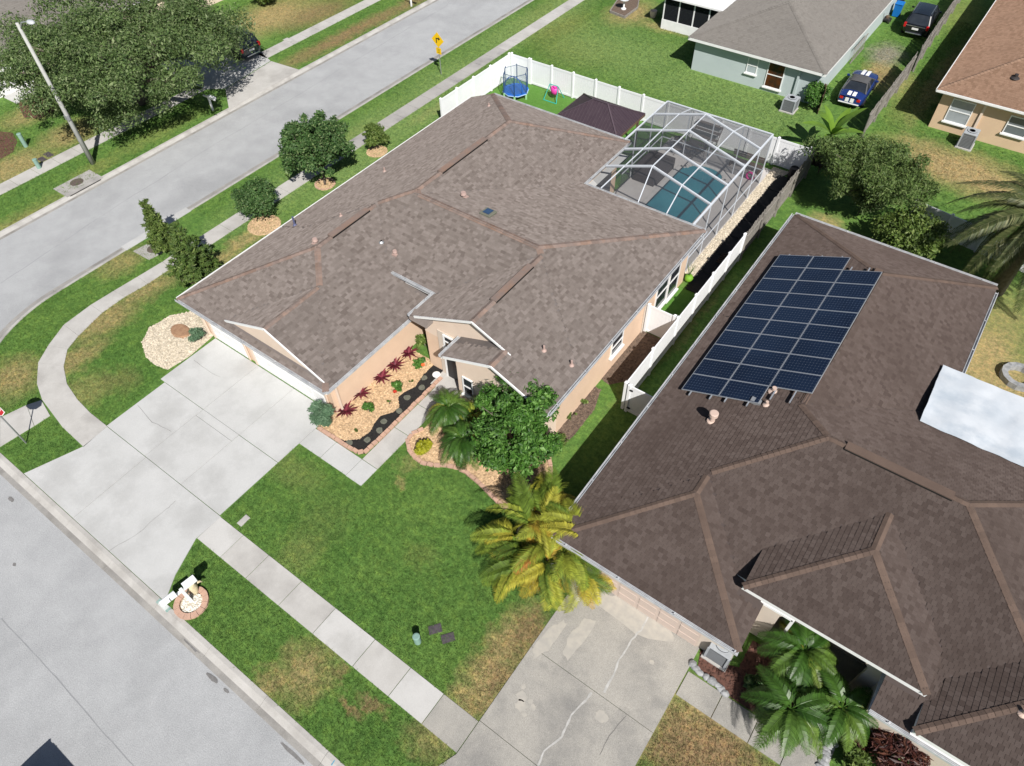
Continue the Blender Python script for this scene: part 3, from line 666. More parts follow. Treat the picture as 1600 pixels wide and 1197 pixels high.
# sliding door seen through the screen
mb = MB(); mb.box(-17.1, -17.04, 30.6, 32.9, .02, 2.2); mb.build('patio_door', glass_d, H1)
mb = MB(); mb.box(-16.4, -12.2, 28.52, 28.56, .02, 2.2); mb.build('patio_door', glass_d, H1)
for a, b, z, s_ in (((-28.55, 10.55), (-18.2, 10.55), 2.6, (0, -1)), ((-18.2, 10.55), (-18.2, 17.3), 2.6, (1, 0)), ((-20.3, 17.4), (-17.65, 17.4), 3.52, (0, -1)), ((-17.65, 17.4), (-17.65, 15.6), 3.47, (-1, 0)), ((-9.35, 14.6), (-9.35, 28.95), 3.36, (1, 0)), ((-16.65, 29.0), (-16.65, 34.0), 3.36, (1, 0)), ((-14.95, 14.55), (-14.95, 15.95), 3.34, (-1, 0)), ((-16.6, 28.95), (-9.4, 28.95), 3.36, (0, 1)), ((-26.7, 34.05), (-16.7, 34.05), 3.36, (0, 1))): gutter(H1, a, b, z, s_)
mb = MB(); mb.beam((-28.57, 10.55, 2.57), (-28.57, 34.05, 2.57), .05, .12); mb.build('drip_edge', whitep, H1)
# ridge vents
def ridge_vent(parent, a, b, z, w_=.32, mat=cap_left, h=.1):
    mb = MB(); a = Vector((*a, z)); b = Vector((*b, z)); mb.beam(a, b, w_, h); o = mb.build('ridge_vent', mat, parent)
    e = MB(); s_ = (b-a).normalized().cross(Vector((0, 0, 1)))*(w_/2+.012)
    for k in (-1, 1): e.beam(a+s_*k-Vector((0, 0, .03)), b+s_*k-Vector((0, 0, .03)), .02, h*.7)
    e.build('vent_slot', dark, o)
ridge_vent(H1, (-23.375, 16.6), (-23.375, 19.2), 4.77); ridge_vent(H1, (-21.7, 23.0), (-21.7, 26.8), 5.47); ridge_vent(H1, (-13.885, 17.1), (-13.885, 19.9), 5.23)
# roof furniture
def zroof(blocks, x, y): return max(b.h(x, y) for b in blocks)
pinkm = mk('salmon_vent_metal', (.42, .30, .26), (.37, .265, .235), 3., .6)
def on_roof(px, blocks, n=12):
    z = 4.
    for _ in range(n):
        x, y = W(px[0], px[1], z); z = .5*z+.5*max(zroof(blocks, x, y), 2.)
    return Vector((x, y, z))
def gooseneck(parent, px, blocks, s_=1.):
    p = on_roof(px, blocks); mb = MB(); mb.box(p.x-.17*s_, p.x+.17*s_, p.y-.17*s_, p.y+.17*s_, p.z-.05, p.z+.03); mb.tube([p, p+Vector((0, 0, .18*s_))], .09*s_, 10)
    mb.tube([p+Vector((0, -.02, .17*s_)), p+Vector((0, -.02, .30*s_))], [.16*s_, .12*s_], 10); mb.build('roof_vent', pinkm, parent, smooth=False)
def pipe(parent, px, blocks, h=.3, r=.045, m=None):
    p = on_roof(px, blocks); mb = MB(); mb.tube([p-Vector((0, 0, .1)), p+Vector((0, 0, h))], r, 10); mb.lathe([(r*2.4, 0), (r*2.2, .03), (r*1.05, .10)], p, 12); mb.build('vent_pipe', m or pinkm, parent)
gooseneck(H1, (494, 380), bl, .95); gooseneck(H1, (618, 397), bl, .8); gooseneck(H1, (725, 308), bl, 1.0)
pipe(H1, (533, 338), bl, .18); pipe(H1, (461, 352), bl, .55, .05, mk('blue_grey_pipe', (.10, .11, .20), rough=.5)); pipe(H1, (764, 166), bl, .2); pipe(H1, (601, 268), bl, .25); pipe(H1, (850, 548), bl, .3, .05); pipe(H1, (893, 571), bl, .3, .05)
pipe(H1, (596, 379), bl, .1, .06, metal_g)
p = on_roof((763, 335), bl)
fan = thing('attic_fan', 'solar powered attic fan with blue cell on the taupe roof', 'roof fan', p)
sl_ = Euler((math.atan(-.1), 0, 0)).to_matrix().to_4x4(); sl_.translation = p+Vector((0, 0, .1))
mb = MB(); mb.xbox(sl_, .62, .62, .12); mb.build('housing', mk('olive_housing', (.17, .17, .13), rough=.6), fan, bevel=.02)
sl_.translation = p+Vector((0, 0, .185)); mb = MB(); mb.xbox(sl_, .36, .42, .03); mb.build('solar_cell', mk('small_solar_cell', (.03, .06, .12), (.04, .08, .15), 3., .15, spec=.7), fan)

# ------------------------------------------------------------------ house with solar panels
H2 = thing('house', 'beige house with dark brown shingle roof and a big solar array', 'house', (2, 20, 0))
b2 = [Block(-6.35, .97, 10.55, 17.5, front=(2.58, S), right=(2.58, S), left=(2.58, S)),
      Block(-6.33, 11.58, 12.75, 24.8, front=(2.60+S*1.15, S), right=(2.60, S), back=(2.60, S), left=(2.60, S)),
      Block(-6.33, 3.75, 18.4, 33.9, right=(2.75, S), back=(2.62, S), left=(2.57, S)),
      Block(.12, 6.04, 12.2, 18.6, front=(3.55, S), right=(3.55, S), left=(3.55, S)),
      Block(6.13, 12.0, 11.15, 16.5, front=(3.12, S), right=(3.0, S), left=(3.12, S)),
      Block(4.95, 6.35, 11.2, 13.2, front=(2.76, .37))]
roof2 = build_roof(H2, b2, sh_right, dk2, cap_right, expo=.165, regular=.17, tmin=.012, tmax=.018, capw=.13, seed=5)
wallbox(H2, -5.95, .55, 11.02, 18, 2.4, beige); wallbox(H2, -5.93, 3.35, 17.9, 33.45, 2.41, beige); wallbox(H2, .4, 11.1, 13.9, 24.3, 2.41, beige)
# entry porch walls with arched opening
mb = MB(); mb.box(.55, 1.6, 12.62, 12.8, 0, 3.36)
n = 14; x0, x1, zs = 1.6, 4.6, 2.25
top = [(x0+(x1-x0)*i/n, zs+.75*math.sqrt(max(0, 1-(2*i/n-1)**2))) for i in range(n+1)]
for (xa, za), (xb, zb) in zip(top[:-1], top[1:]):
    mb.add([(xa, 12.62, za), (xb, 12.62, zb), (xb, 12.62, 3.36), (xa, 12.62, 3.36), (xa, 12.8, za), (xb, 12.8, zb), (xb, 12.8, 3.36), (xa, 12.8, 3.36)], [(0, 1, 2, 3), (7, 6, 5, 4), (0, 4, 5, 1), (3, 2, 6, 7)])
mb.box(4.6, 5.85, 12.62, 12.8, 0, 3.36); mb.build('porch_wall', beige, H2)
for x in (.55, 5.65): mb = MB(); mb.box(x, x+.2, 12.8, 13.9, 0, 3.36); mb.build('porch_side_wall', beige, H2)
mb = MB(); mb.box(.75, 5.65, 12.8, 13.9, -.02, .03); mb.build('porch_floor', conc_old, H2)
mb = MB(); mb.box(1.95, 2.05, 12.55, 12.63, .9, 2.6); mb.box(.85, 2.0, 12.55, 12.625, 2.5, 2.62); mb.build('trim_band', whitep, H2)
mb = MB(); mb.box(2.6, 3.6, 13.85, 13.895, .03, 2.15); mb.build('door', wood_b, H2)
# low porch roof beside the entry
mb = MB(); mb.box(5.1, 11.5, 11.6, 13.9, 0, 2.62); mb.build('wall', beige, H2)
garage_door(H2, -5.3, -.3, 11.0, 2.15, 4, 6, mk('pinkish_garage_door', (.55, .45, .39), (.51, .42, .365), 2., .6))
for a, b, z, s_ in (((-6.35, 10.55), (.97, 10.55), 2.6, (0, -1)), ((-6.35, 10.6), (-6.35, 33.9), 2.6, (-1, 0)), ((-6.33, 33.9), (3.75, 33.9), 2.64, (0, 1)), ((3.75, 25.9), (3.75, 33.2), 2.78, (1, 0)), ((4.95, 11.2), (12.0, 11.15), 2.78, (0, -1))): gutter(H2, a, b, z, s_)
ridge_vent(H2, (-1.11, 22.2), (-1.11, 29.0), 4.79, .34, cap_right, .05); ridge_vent(H2, (.9, 18.2), (4.5, 18.2), 5.36, .36, cap_right, .07)
p = on_roof((1112, 658), b2); vm = mk('pale_pink_vent', (.56, .42, .35), rough=.6)
mb = MB(); mb.lathe([(.2, -.05), (.19, .02), (.10, .06), (.10, .34), (.18, .36), (.18, .52), (.15, .54)], p, 16); mb.build('roof_vent', vm, H2)
pipe(H2, (1197, 633), b2, .22, .06, vm); pipe(H2, (1208, 612), b2, .25, .09, vm); pipe(H2, (1597, 1115), b2, .25, .06, vm)
p = on_roof((1180, 630), b2); mb = MB(); mb.box(p.x-.2, p.x+.2, p.y-.1, p.y+.12, p.z, p.z+.18); mb.build('junction_box', metal_g, H2)
# white patio cover on the back slope
mb = MB(); x0, x1 = 2.92, 11.4; nx, ny = 44, 22; rt_ = random.Random(4); vs_ = []
from mathutils import noise as mnoise
for j in range(ny+1):
    for i in range(nx+1):
        x = x0+(x1-x0)*i/nx; y = 22.55+3.95*j/ny; e = (.03 if j in (0, ny) or i == 0 else 0)
        wv = .05*mnoise.noise((x*.9, y*.5, 3))+.035*math.sin(x*2.1+mnoise.noise((x*.5, y*.6, 9))*5)*.5+.02*mnoise.noise((x*3, y*1.6, 1))
        vs_.append((x+(e*mnoise.noise((y*2, 5, i)) if i == 0 else 0), y+e*mnoise.noise((x*1.5, 7, j)), 3.58-.34*(y-22.55)/3.95+wv))
fs = [(j*(nx+1)+i, j*(nx+1)+i+1, (j+1)*(nx+1)+i+1, (j+1)*(nx+1)+i) for j in range(ny) for i in range(nx)]
mb.add(vs_, fs); mb.add([(x, y, z-.09) for x, y, z in vs_], [f[::-1] for f in fs])
pc = mb.build('patio_cover', mk('white_patio_roof', (.60, .63, .66), (.50, .54, .58), .8, .5, (.42, .47, .52), .7), H2, smooth=True)
for x in (3.1, 7.2, 11.2):
    mb = MB(); mb.box(x-.05, x+.05, 26.3, 26.4, 0, 3.12); mb.build('post', whitep, pc)

# solar array: 28 panels in three columns
def mk_cells():
    m, nt, b = _nodes('solar_cells'); tc = N(nt, 'ShaderNodeTexCoord').outputs['Object']
    sx = N(nt, 'ShaderNodeSeparateXYZ'); nt.links.new(tc, sx.inputs[0])
    def grid(s_, n, wd):
        a = N(nt, 'ShaderNodeMath', operation='MULTIPLY'); nt.links.new(s_, a.inputs[0]); a.inputs[1].default_value = n
        f = N(nt, 'ShaderNodeMath', operation='FRACT'); nt.links.new(a.outputs[0], f.inputs[0])
        s2 = N(nt, 'ShaderNodeMath', operation='SUBTRACT'); nt.links.new(f.outputs[0], s2.inputs[0]); s2.inputs[1].default_value = .5
        ab = N(nt, 'ShaderNodeMath', operation='ABSOLUTE'); nt.links.new(s2.outputs[0], ab.inputs[0]); return rng01(nt, ab.outputs[0], .5-wd, .5-wd*.4)
    gx, gy = grid(sx.outputs[0], 7.9, .05), grid(sx.outputs[1], 6.2, .05)
    mn = N(nt, 'ShaderNodeMath', operation='MINIMUM'); nt.links.new(gx, mn.inputs[0]); nt.links.new(gy, mn.inputs[1])
    mx = N(nt, 'ShaderNodeMath', operation='MAXIMUM'); nt.links.new(gx, mx.inputs[0]); nt.links.new(gy, mx.inputs[1])
    base = mixc(nt, rng01(nt, noise_tex(nt, wpos(nt), .35, 3), .35, .65), (.005, .010, .026), (.009, .018, .042))
    c = mixc(nt, rng01(nt, mx.outputs[0], 0, 1, 0, .3), base, (.10, .13, .18)); c = mixc(nt, mn.outputs[0], c, (.45, .48, .53))
    nt.links.new(c, b.inputs['Base Color']); b.inputs['Roughness'].default_value = .16; setspec(b, .5); return m
cells = mk_cells(); frame_m = mk('silver_panel_frame', (.40, .42, .45), (.34, .36, .39), 3., .4, metal=.4)
SA = thing('solar_array', 'solar array of dark blue panels in silver frames on the brown roof', 'solar panels', (-3, 24, 3.6))
PW, PL = 1.047, 1.66; tilt = math.atan(S)
fm_ = MB()
for x0, x1, y0, y1 in ((-PL/2, PL/2, -PW/2, -PW/2+.022), (-PL/2, PL/2, PW/2-.022, PW/2), (-PL/2, -PL/2+.022, -PW/2+.022, PW/2-.022), (PL/2-.022, PL/2, -PW/2+.022, PW/2-.022)): fm_.box(x0, x1, y0, y1, -.035, .006)
fmesh = fm_.mesh('panel_frame', frame_m); cm_ = MB(); cm_.box(-PL/2+.022, PL/2-.022, -PW/2+.022, PW/2-.022, -.03, 0); cmesh = cm_.mesh('panel', cells)
Y0a = W(1062, 608, 3.35)[1]
xa = W(1140, 508, 3.4)[0]
def roofz_left(x): return 2.6+S*(x+6.33)
for col_ in range(3):
    cx = -5.58 + (col_+.5)*(PL*math.cos(tilt)+.012)
    for row in range(10):
        if col_ == 2 and row in (0, 9): continue
        cy = 19.05+(row+.5)*(PW+.008); z = roofz_left(cx)+.2
        o = child('panel', cmesh, SA, Vector((cx, cy, z))-WORLD[SA.name], (0, -tilt, 0))
        child('frame', fmesh, o)
for k, xr in enumerate((-5.15, -4.3, -3.7, -2.85, -2.2, -1.5)):
    y0, y1 = (18.85, 29.75) if k < 4 else (19.45, 28.9); z = roofz_left(xr)+.12
    mb = MB(); mb.beam((xr, y0, z), (xr, y1, z), .05, .06); mb.build('rail', frame_m, SA)

# ------------------------------------------------------------------ house behind (pale green) and tan house
H3 = thing('house', 'pale green house with grey brown hip roof behind the back lawn', 'house', (-15.6, 57, 0))
b3 = [Block(-20.75, -10.45, 50.0, 76, front=(2.5, .36), right=(2.5, .36), left=(2.5, .36), back=(2.5, .36))]
build_roof(H3, b3, sh_green, dk, sh_green, expo=.15, seed=8)
wallbox(H3, -20.3, -10.9, 50.5, 75.5, 2.32, mint)
window(H3, -16.1, -15.3, .95, 2.1, 50.49, sill=True, gm=mk('pale_blind', (.38, .43, .45), rough=.15, spec=.6)); window(H3, -14.55, -13.3, .35, 2.2, 50.49, gm=mk('amber_blind', (.10, .03, .008), (.02, .015, .012), 1.5, .15), sill=True)
mb = MB(); mb.box(-12.35, -12.2, 50.35, 50.5, 0, 2.3); mb.build('downspout', mint, H3)
# screened porch on its left side
mb = MB(); y0, x0 = 55.6, -24.6
scr = None
def mk_screen(name, c, fac):
    m, nt, b = _nodes(name); b.inputs['Base Color'].default_value = (*c, 1); b.inputs['Roughness'].default_value = .9; setspec(b, .1)
    t = N(nt, 'ShaderNodeBsdfTransparent'); mx = N(nt, 'ShaderNodeMixShader'); mx.inputs[0].default_value = fac
    nt.links.new(t.outputs[0], mx.inputs[1]); nt.links.new(b.outputs[0], mx.inputs[2]); nt.links.new(mx.outputs[0], nt.nodes['Material Output'].inputs[0]); return m
screen_m = mk_screen('insect_screen', (.07, .075, .085), .38); screen_d = mk_screen('dark_insect_screen', (.015, .017, .02), .82)
por = MB(); por.box(-25.6, -20.3, 55.5, 55.65, 0, .75); por.box(-25.6, -25.45, 55.65, 62, 0, .75); por.build('knee_wall', whitep, H3)
for x in (-25.53, -24.2, -22.9, -21.6): mb = MB(); mb.box(x-.05, x+.05, 55.53, 55.63, .75, 2.5); mb.build('screen_post', whitep, H3)
mb = MB(); mb.box(-25.48, -20.3, 55.56, 55.58, .75, 2.5); mb.build('screen', screen_d, H3)
mb = MB(); mb.box(-25.9, -20.4, 55.2, 62.5, 2.5, 2.62); mb.build('porch_roof', whitep, H3)

H4 = thing('house', 'tan stucco house with rust brown shingle roof at the upper right corner', 'house', (3, 58, 0))
b4 = [Block(-3.75, 14, 51.0, 75, right=(2.7, .42), back=(2.7, .42), left=(2.7, .42), front=(2.7, .42)), Block(-2.75, 14, 51.75, 60, front=(2.85, .42), right=(2.7, .42), left=(2.2, .6))]
b4 = [Block(-3.75, 16, 51.6, 76, right=(2.7, .42), back=(2.7, .42), left=(2.7, .42), front=(2.7, .42))]
build_roof(H4, b4, sh_tan, dk, mk('tan_roof_cap', (.27, .17, .115), rough=.9, island=.15), expo=.17, seed=9)
wallbox(H4, -3.3, 15.5, 52.05, 75.5, 2.52, peach2)
blind = mk('blind_behind_glass', (.34, .37, .39), (.28, .31, .33), 2., .12, spec=.6)
window(H4, -2.6, -1.2, .7, 2.25, 52.04, gm=blind); window(H4, .9, 2.2, .95, 2.15, 52.04, gm=mk('grey_screened_glass', (.13, .15, .16), rough=.15, spec=.6))
mb = MB(); mb.box(-.75, -.6, 51.95, 52.05, 0, 2.5); mb.build('downspout', cream, H4)
gutter(H4, (-3.75, 51.6), (16, 51.6), 2.71, (0, -1), whitep)
mb = MB(); mb.beam((-3.77, 51.6, 2.66), (-3.77, 76, 2.66), .05, .14); mb.build('drip_edge', whitep, H4)
pipe(H4, (1586, 122), b4, .25, .12, mk('dark_vent', (.04, .035, .035), rough=.6))
H5 = thing('house', 'grey roofed house mostly hidden behind the big oak', 'house', (-66, 30, 0))
b5 = [Block(-76, -60.8, 14, 46, front=(2.6, .4), right=(2.6, .4), back=(2.6, .4), left=(2.6, .4))]
build_roof(H5, b5, sh_green, dk, sh_green, expo=.2, seed=10); wallbox(H5, -75.5, -61.3, 14.5, 45.5, 2.4, cream)
garage_door(H5, -75, -70, 14.48, 2.1)
mb = MB(); mb.box(-61.29, -61.25, 16, 21, 0, 2.1); mb.build('garage_door', whitep, H5)

# ------------------------------------------------------------------ fences
def vinyl_fence(label, pts, h=1.83, name='fence'):
    f = thing(name, label, 'fence', (*pts[0], 0))
    pm = MB(); pm.box(-.065, .065, -.065, .065, 0, h+.06); pm.add([(-.08, -.08, h+.06), (.08, -.08, h+.06), (.08, .08, h+.06), (-.08, .08, h+.06), (0, 0, h+.14)], [(3, 2, 1, 0), (0, 1, 4), (1, 2, 4), (2, 3, 4), (3, 0, 4)]); pmesh = pm.mesh('post', white)
    cache = {}
    for i, p in enumerate(pts):
        child('post', pmesh, f, Vector((*p, 0))-WORLD[f.name])
        if i:
            a = Vector((*pts[i-1], 0)); b = Vector((*p, 0)); L = round((b-a).length-.13, 2); ang = math.atan2(b.y-a.y, b.x-a.x)
            if L not in cache:
                mb = MB(); nb = max(1, int(L/.165)); w_ = L/nb
                for k in range(nb): mb.box(-L/2+k*w_+.004, -L/2+(k+1)*w_-.004, -.011, .011, .12, h-.1)
                mb.box(-L/2, L/2, -.025, .025, .05, .19); mb.box(-L/2, L/2, -.025, .025, h-.14, h); mb.box(-L/2, L/2, -.004, .004, .1, h-.1)
                cache[L] = mb.mesh('panel', white)
            child('panel', cache[L], f, (a+b)/2-WORLD[f.name], (0, 0, ang))
    return f
vinyl_fence('white vinyl fence along the sidewalk behind the main house', [(-31.05, 33.75), (-31.05, 35.5), (-31.05, 37.4), (-31.05, 39.4), (-31.05, 41.7)])
vinyl_fence('white vinyl fence running behind the gazebo and pool screen', [(x, 41.85) for x in (-31.05+1.85, -27.35, -25.5, -23.63, -21.75, -19.85, -17.95, -16.0, -14.05, -12.15, -10.25, -8.2)] )
mbf = vinyl_fence('short white vinyl panel closing the back left fence corner', [(-31.05+.14, 41.85), (-29.34, 41.85)])
vinyl_fence('white vinyl fence between the two houses', [(-8.06, y) for y in (19.05, 21.55, 24.05, 26.0, 27.95, 29.9, 31.8)])
vinyl_fence('white vinyl gate panel between the peach side wall and fence', [(-9.65, 24.05), (-8.25, 24.05)], name='gate')
gt = vinyl_fence('white vinyl gate beside the solar roof house in half shade', [(-7.85, 19.0), (-6.1, 19.0)], name='gate')
for z in (1.55, .3): mb = MB(); mb.box(-7.82, -7.65, 18.93, 18.975, z, z+.08); mb.build('hinge', black_r, gt)
vinyl_fence('pale low fence in shade behind the feathery tree', [(-1.4, 40.6), (.6, 40.3), (2.5, 40.0), (4.4, 39.7), (6.3, 39.4), (8.2, 39.1)], 1.5)
def wood_fence(label, a, b, h=1.8, pw=.14, mat=wood_g, lean=.0):
    f = thing('fence', label, 'fence', (*a, 0)); a = Vector((*a, 0)); b = Vector((*b, 0)); d = (b-a).normalized(); L = (b-a).length; ang = math.atan2(d.y, d.x)
    ms = []
    for k in range(3):
        mb = MB(); hh = h+(-.03, 0, .03)[k]; mb.add([(-pw/2+.006, -.01, .03), (pw/2-.006, -.01, .03), (pw/2-.006, .01, .03), (-pw/2+.006, .01, .03), (-pw/2+.006, -.01, hh-.05), (pw/2-.006, -.01, hh-.05), (pw/2-.006, .01, hh-.05), (-pw/2+.006, .01, hh-.05), (-pw/2+.035, -.01, hh), (pw/2-.035, -.01, hh), (pw/2-.035, .01, hh), (-pw/2+.035, .01, hh)],
            [(0, 3, 2, 1), (0, 1, 5, 4), (1, 2, 6, 5), (2, 3, 7, 6), (3, 0, 4, 7), (4, 5, 9, 8), (5, 6, 10, 9), (6, 7, 11, 10), (7, 4, 8, 11), (8, 9, 10, 11)]); ms.append(mb.mesh('picket', mat))
    n = int(L/pw)
    for i in range(n):
        p = a+d*(i+.5)*pw; child('picket', random.choice(ms), f, p-WORLD[f.name], (lean+random.uniform(-.015, .015), random.uniform(-.01, .01), ang))
    for z in (.4, 1.4): mb = MB(); s_ = Vector((d.y, -d.x, 0))*.04; mb.beam(a+s_+Vector((0, 0, z)), b+s_+Vector((0, 0, z)), .04, .09); mb.build('rail', mat, f)
    k = 0
    while k <= L: p = a+d*k+Vector((d.y, -d.x, 0))*.09; mb = MB(); mb.box(p.x-.05, p.x+.05, p.y-.05, p.y+.05, 0, h-.1); mb.build('post', mat, f); k += 2.4
    return f
wood_fence('weathered picket fence along the dark rubber mats', (-8.06, 31.95), (-8.0, 42.3))
wood_fence('weathered leaning wood fence beside the blue car', (-6.6, 48.2), (-6.5, 58.6), 1.75, lean=.0)
wood_fence('weathered wood fence beside the black suv', (-6.45, 59.3), (-6.8, 76), 1.85)
f = wood_fence('short dark wood gate leaf standing by the round shrub', (-10.3, 50.6), (-10.0, 49.3), 1.7, mat=wood_b)
ch = thing('gate', 'chain link gate with white pipe frame behind the black suv', 'gate', (-9, 75.4, 0))
mb = MB()
for z in (.1, 1.7): mb.tube([(-10.4, 75.4, z), (-7.0, 75.4, z)], .03, 6)
for x in (-10.4, -8.7, -7.0): mb.tube([(x, 75.4, 0), (x, 75.4, 1.75)], .035, 6)
mb.build('frame', whitep, ch); mb = MB(); mb.box(-10.4, -7, 75.395, 75.405, .1, 1.7); mb.build('mesh_panel', mk_screen('chain_link', (.2, .2, .2), .3), ch)
# lattice panel and boards by the green house wall
lt = thing('lattice', 'grey wooden lattice panel leaning on the pale green side wall', 'lattice', (-10.3, 58.2, 0))
for k in range(9): mb = MB(); mb.beam((-10.62, 58.0+k*.35, .02), (-10.7, 58.0+k*.35, 1.2), .05, .03); mb.build('slat', wood_g, lt)
for z in (.05, 1.15): mb = MB(); mb.beam((-10.66, 57.9, z), (-10.66, 61, z), .07, .04); mb.build('rail', wood_g, lt)

# ------------------------------------------------------------------ pool and screen enclosure
mb = MB(); mb.prism(rect(-17.05, -10.0, 28.5, 41.2), -.05, .03); struct(mb.build('pool_deck', padm), 'pale grey pool deck under the screen enclosure')
PO = thing('swimming_pool', 'rectangular swimming pool with teal water and curved steps', 'pool', (-13.2, 34, 0))
px0, px1, py0, py1 = -14.95, -11.5, 29.6, 38.4
out = [(px0, py0), (px1, py0), (px1, py1)] + [(-13.3+1.3*math.cos(R(a)), py1+.9*math.sin(R(a))) for a in range(0, 181, 15)] + [(px0, py1)]
mb = MB(); mb.prism([(x, y) for x, y in out], -.05, .045); 
watm, nt, b = _nodes('pool_water'); p = wpos(nt)
nt.links.new(mixc(nt, rng01(nt, noise_tex(nt, p, .5, 3), .3, .7), (.014, .150, .200), (.028, .215, .265)), b.inputs['Base Color']); b.inputs['Roughness'].default_value = .06; setspec(b, .5)
bump(nt, b, noise_tex(nt, p, 5., 3, .5), .25, .03)
mb.build('water', watm, PO)
mb = MB(); n = len(out)
for i in range(n):
    a, b_ = Vector((*out[i], .05)), Vector((*out[(i+1) % n], .05)); mb.beam(a, b_, .28, .05)
mb.build('coping', mk('coping', (.50, .48, .46), rough=.8), PO)
for k in (1, 2): mb = MB(); mb.tube([(-13.3+(.85-.25*k)*math.cos(R(a)), py1+.05+(.6-.2*k)*math.sin(R(a)), .05) for a in range(0, 181, 20)], .025, 5); mb.build('step_edge', mk('pool_tile', (.2, .3, .33), rough=.3), PO)
EN = thing('pool_enclosure', 'white framed screen cage over the swimming pool', 'screen enclosure', (-13.5, 34, 0))
alum = mk('white_aluminium', (.60, .63, .67), (.54, .57, .61), 3., .45)
ZE, ZR, ZP = 3.35, 4.35, 3.845
xl, xr, xm = -17.0, -10.05, -13.7; xp0, xp1 = -15.35, -11.85; yb, yh = 39.4, 29.05
ys = [37.55, 35.4, 33.2, 31.1]
xh = -16.5
def fbeam(a, b, w_=.05, h_=.1, name='beam'): mb = MB(); mb.beam(a, b, w_, h_); mb.build(name, alum, EN)
def prof_at(y):
    return [(xl if y > 34 else xh, y, ZE), (xp0, y, ZP if y > 34 else 3.76), (xm, y, ZR), (xp1, y, ZP), (xr, y, ZE)]
endp = [(xl, yb, ZE), (xp0, yb, ZE), (xm, yb, ZE), (xp1, yb, ZE), (xr, yb, ZE)]
house = [(xh, 29.6, ZE), (-15.6, yh, ZE+.05), (-13.3, yh, ZE+.05), (-11.6, yh, ZE+.05), (xr, yh, ZE)]
rows = [endp]+[prof_at(y) for y in ys]+[house]
for pr in rows[1:-1]:
    for a, b_ in zip(pr[:-1], pr[1:]): fbeam(a, b_, .05, .15)
for r0, r1 in zip(rows[:-1], rows[1:]):
    for k in range(1, 4): fbeam(r0[k], r1[k], .05, .06, 'purlin')
fbeam(endp[0], endp[-1], .07, .1, 'eave_beam'); fbeam((xr, yb, ZE), (xr, yh, ZE), .09, .1, 'eave_beam'); fbeam((xl, yb, ZE), (xl, 34.1, ZE), .07, .1, 'eave_beam')
for y in [yb]+ys+[29.3]:
    fbeam((xr, y, 0), (xr, y, ZE), .06, .06, 'upright')
for y in (yb, 37.55, 35.4): fbeam((xl, y, 0), (xl, y, ZE), .06, .06, 'upright')
for x in (xp0, xm, xp1): fbeam((x, yb, 0), (x, yb, ZE), .06, .06, 'upright')
fbeam((xr, yb, .95), (xr, yh, .95), .04, .06, 'chair_rail'); fbeam((xl, yb, .95), (xr, yb, .95), .04, .06, 'chair_rail'); fbeam((xl, yb, .95), (xl, 34.2, .95), .04, .06, 'chair_rail')
for r0, r1 in zip(rows[:-1], rows[1:]):
    for k in range(4):
        mb = MB(); mb.quad(r0[k], r0[k+1], r1[k+1], r1[k]); mb.build('screen', screen_m, EN)
yy = [yb]+ys+[29.1]
for a, b_ in zip(yy[:-1], yy[1:]): mb = MB(); mb.quad((xr, a, 0), (xr, b_, 0), (xr, b_, ZE), (xr, a, ZE)); mb.build('screen', screen_m, EN)
xx = [xl, xp0, xm, xp1, xr]
for a, b_ in zip(xx[:-1], xx[1:]): mb = MB(); mb.quad((a, yb, 0), (b_, yb, 0), (b_, yb, ZE), (a, yb, ZE)); mb.build('screen', screen_m, EN)
for a, b_ in ((yb, 37.55), (37.55, 35.4), (35.4, 34.1)): mb = MB(); mb.quad((xl, a, 0), (xl, b_, 0), (xl, b_, ZE), (xl, a, ZE)); mb.build('screen', screen_m, EN)
# things on the deck
def patio_chair(label, loc, rz):
    t = thing('patio_chair', label, 'chair', (*loc, .03), 'patio chairs by the pool', rz); dm = mk('bronze_metal', (.10, .085, .075), rough=.5)
    def b_(name, bm, m): return bm.build(name, m, t, world=False)
    mb = MB(); mb.box(-.27, .27, -.27, .27, .40, .45); b_('seat', mb, mk('sling_fabric', (.16, .14, .13), rough=.9))
    mb = MB(); mb.add([(-.27, .25, .45), (.27, .25, .45), (.27, .42, 1.0), (-.27, .42, 1.0), (-.27, .28, .45), (.27, .28, .45), (.27, .45, 1.0), (-.27, .45, 1.0)], [(0, 1, 2, 3), (7, 6, 5, 4), (0, 3, 7, 4), (1, 5, 6, 2), (3, 2, 6, 7)]); b_('backrest', mb, MATS['sling_fabric'])
    for sx in (-1, 1):
        for sy in (-1, 1): mb = MB(); mb.tube([(sx*.26, sy*.26, 0), (sx*.26, sy*.24, .42)], .018, 6); b_('leg', mb, dm)
        mb = MB(); mb.tube([(sx*.29, -.25, .42), (sx*.29, -.25, .63), (sx*.29, .3, .66)], .018, 6); b_('armrest', mb, dm)
    return t
patio_chair('metal patio chair left of the round table by the pool', W(1058, 240), .6); patio_chair('metal patio chair right of the round table by the pool', W(1092, 243), -1.0)
tb = thing('patio_table', 'round wire patio table at the far end of the pool', 'table', (*W(1077, 243), .03)); mb = MB(); mb.lathe([(.0, .68), (.5, .68), (.5, .71), (0, .71)], WORLD[tb.name], 20); mb.build('table_top', MATS['bronze_metal'], tb); mb = MB(); mb.lathe([(.25, 0), (.25, .03), (.03, .05), (.03, .68)], WORLD[tb.name], 12); mb.build('pedestal', MATS['bronze_metal'], tb)
sh = thing('plant_stand', 'tiered metal plant stand against the back of the pool screen', 'plant stand', (*W(1100, 228), .03))
for k in range(4): mb = MB(); o = WORLD[sh.name]; mb.box(o.x-.9, o.x+.9, o.y-.15+.25*k-.4, o.y+.12+.25*k-.4, .35+.35*k, .38+.35*k); mb.build('shelf', MATS['bronze_metal'], sh)
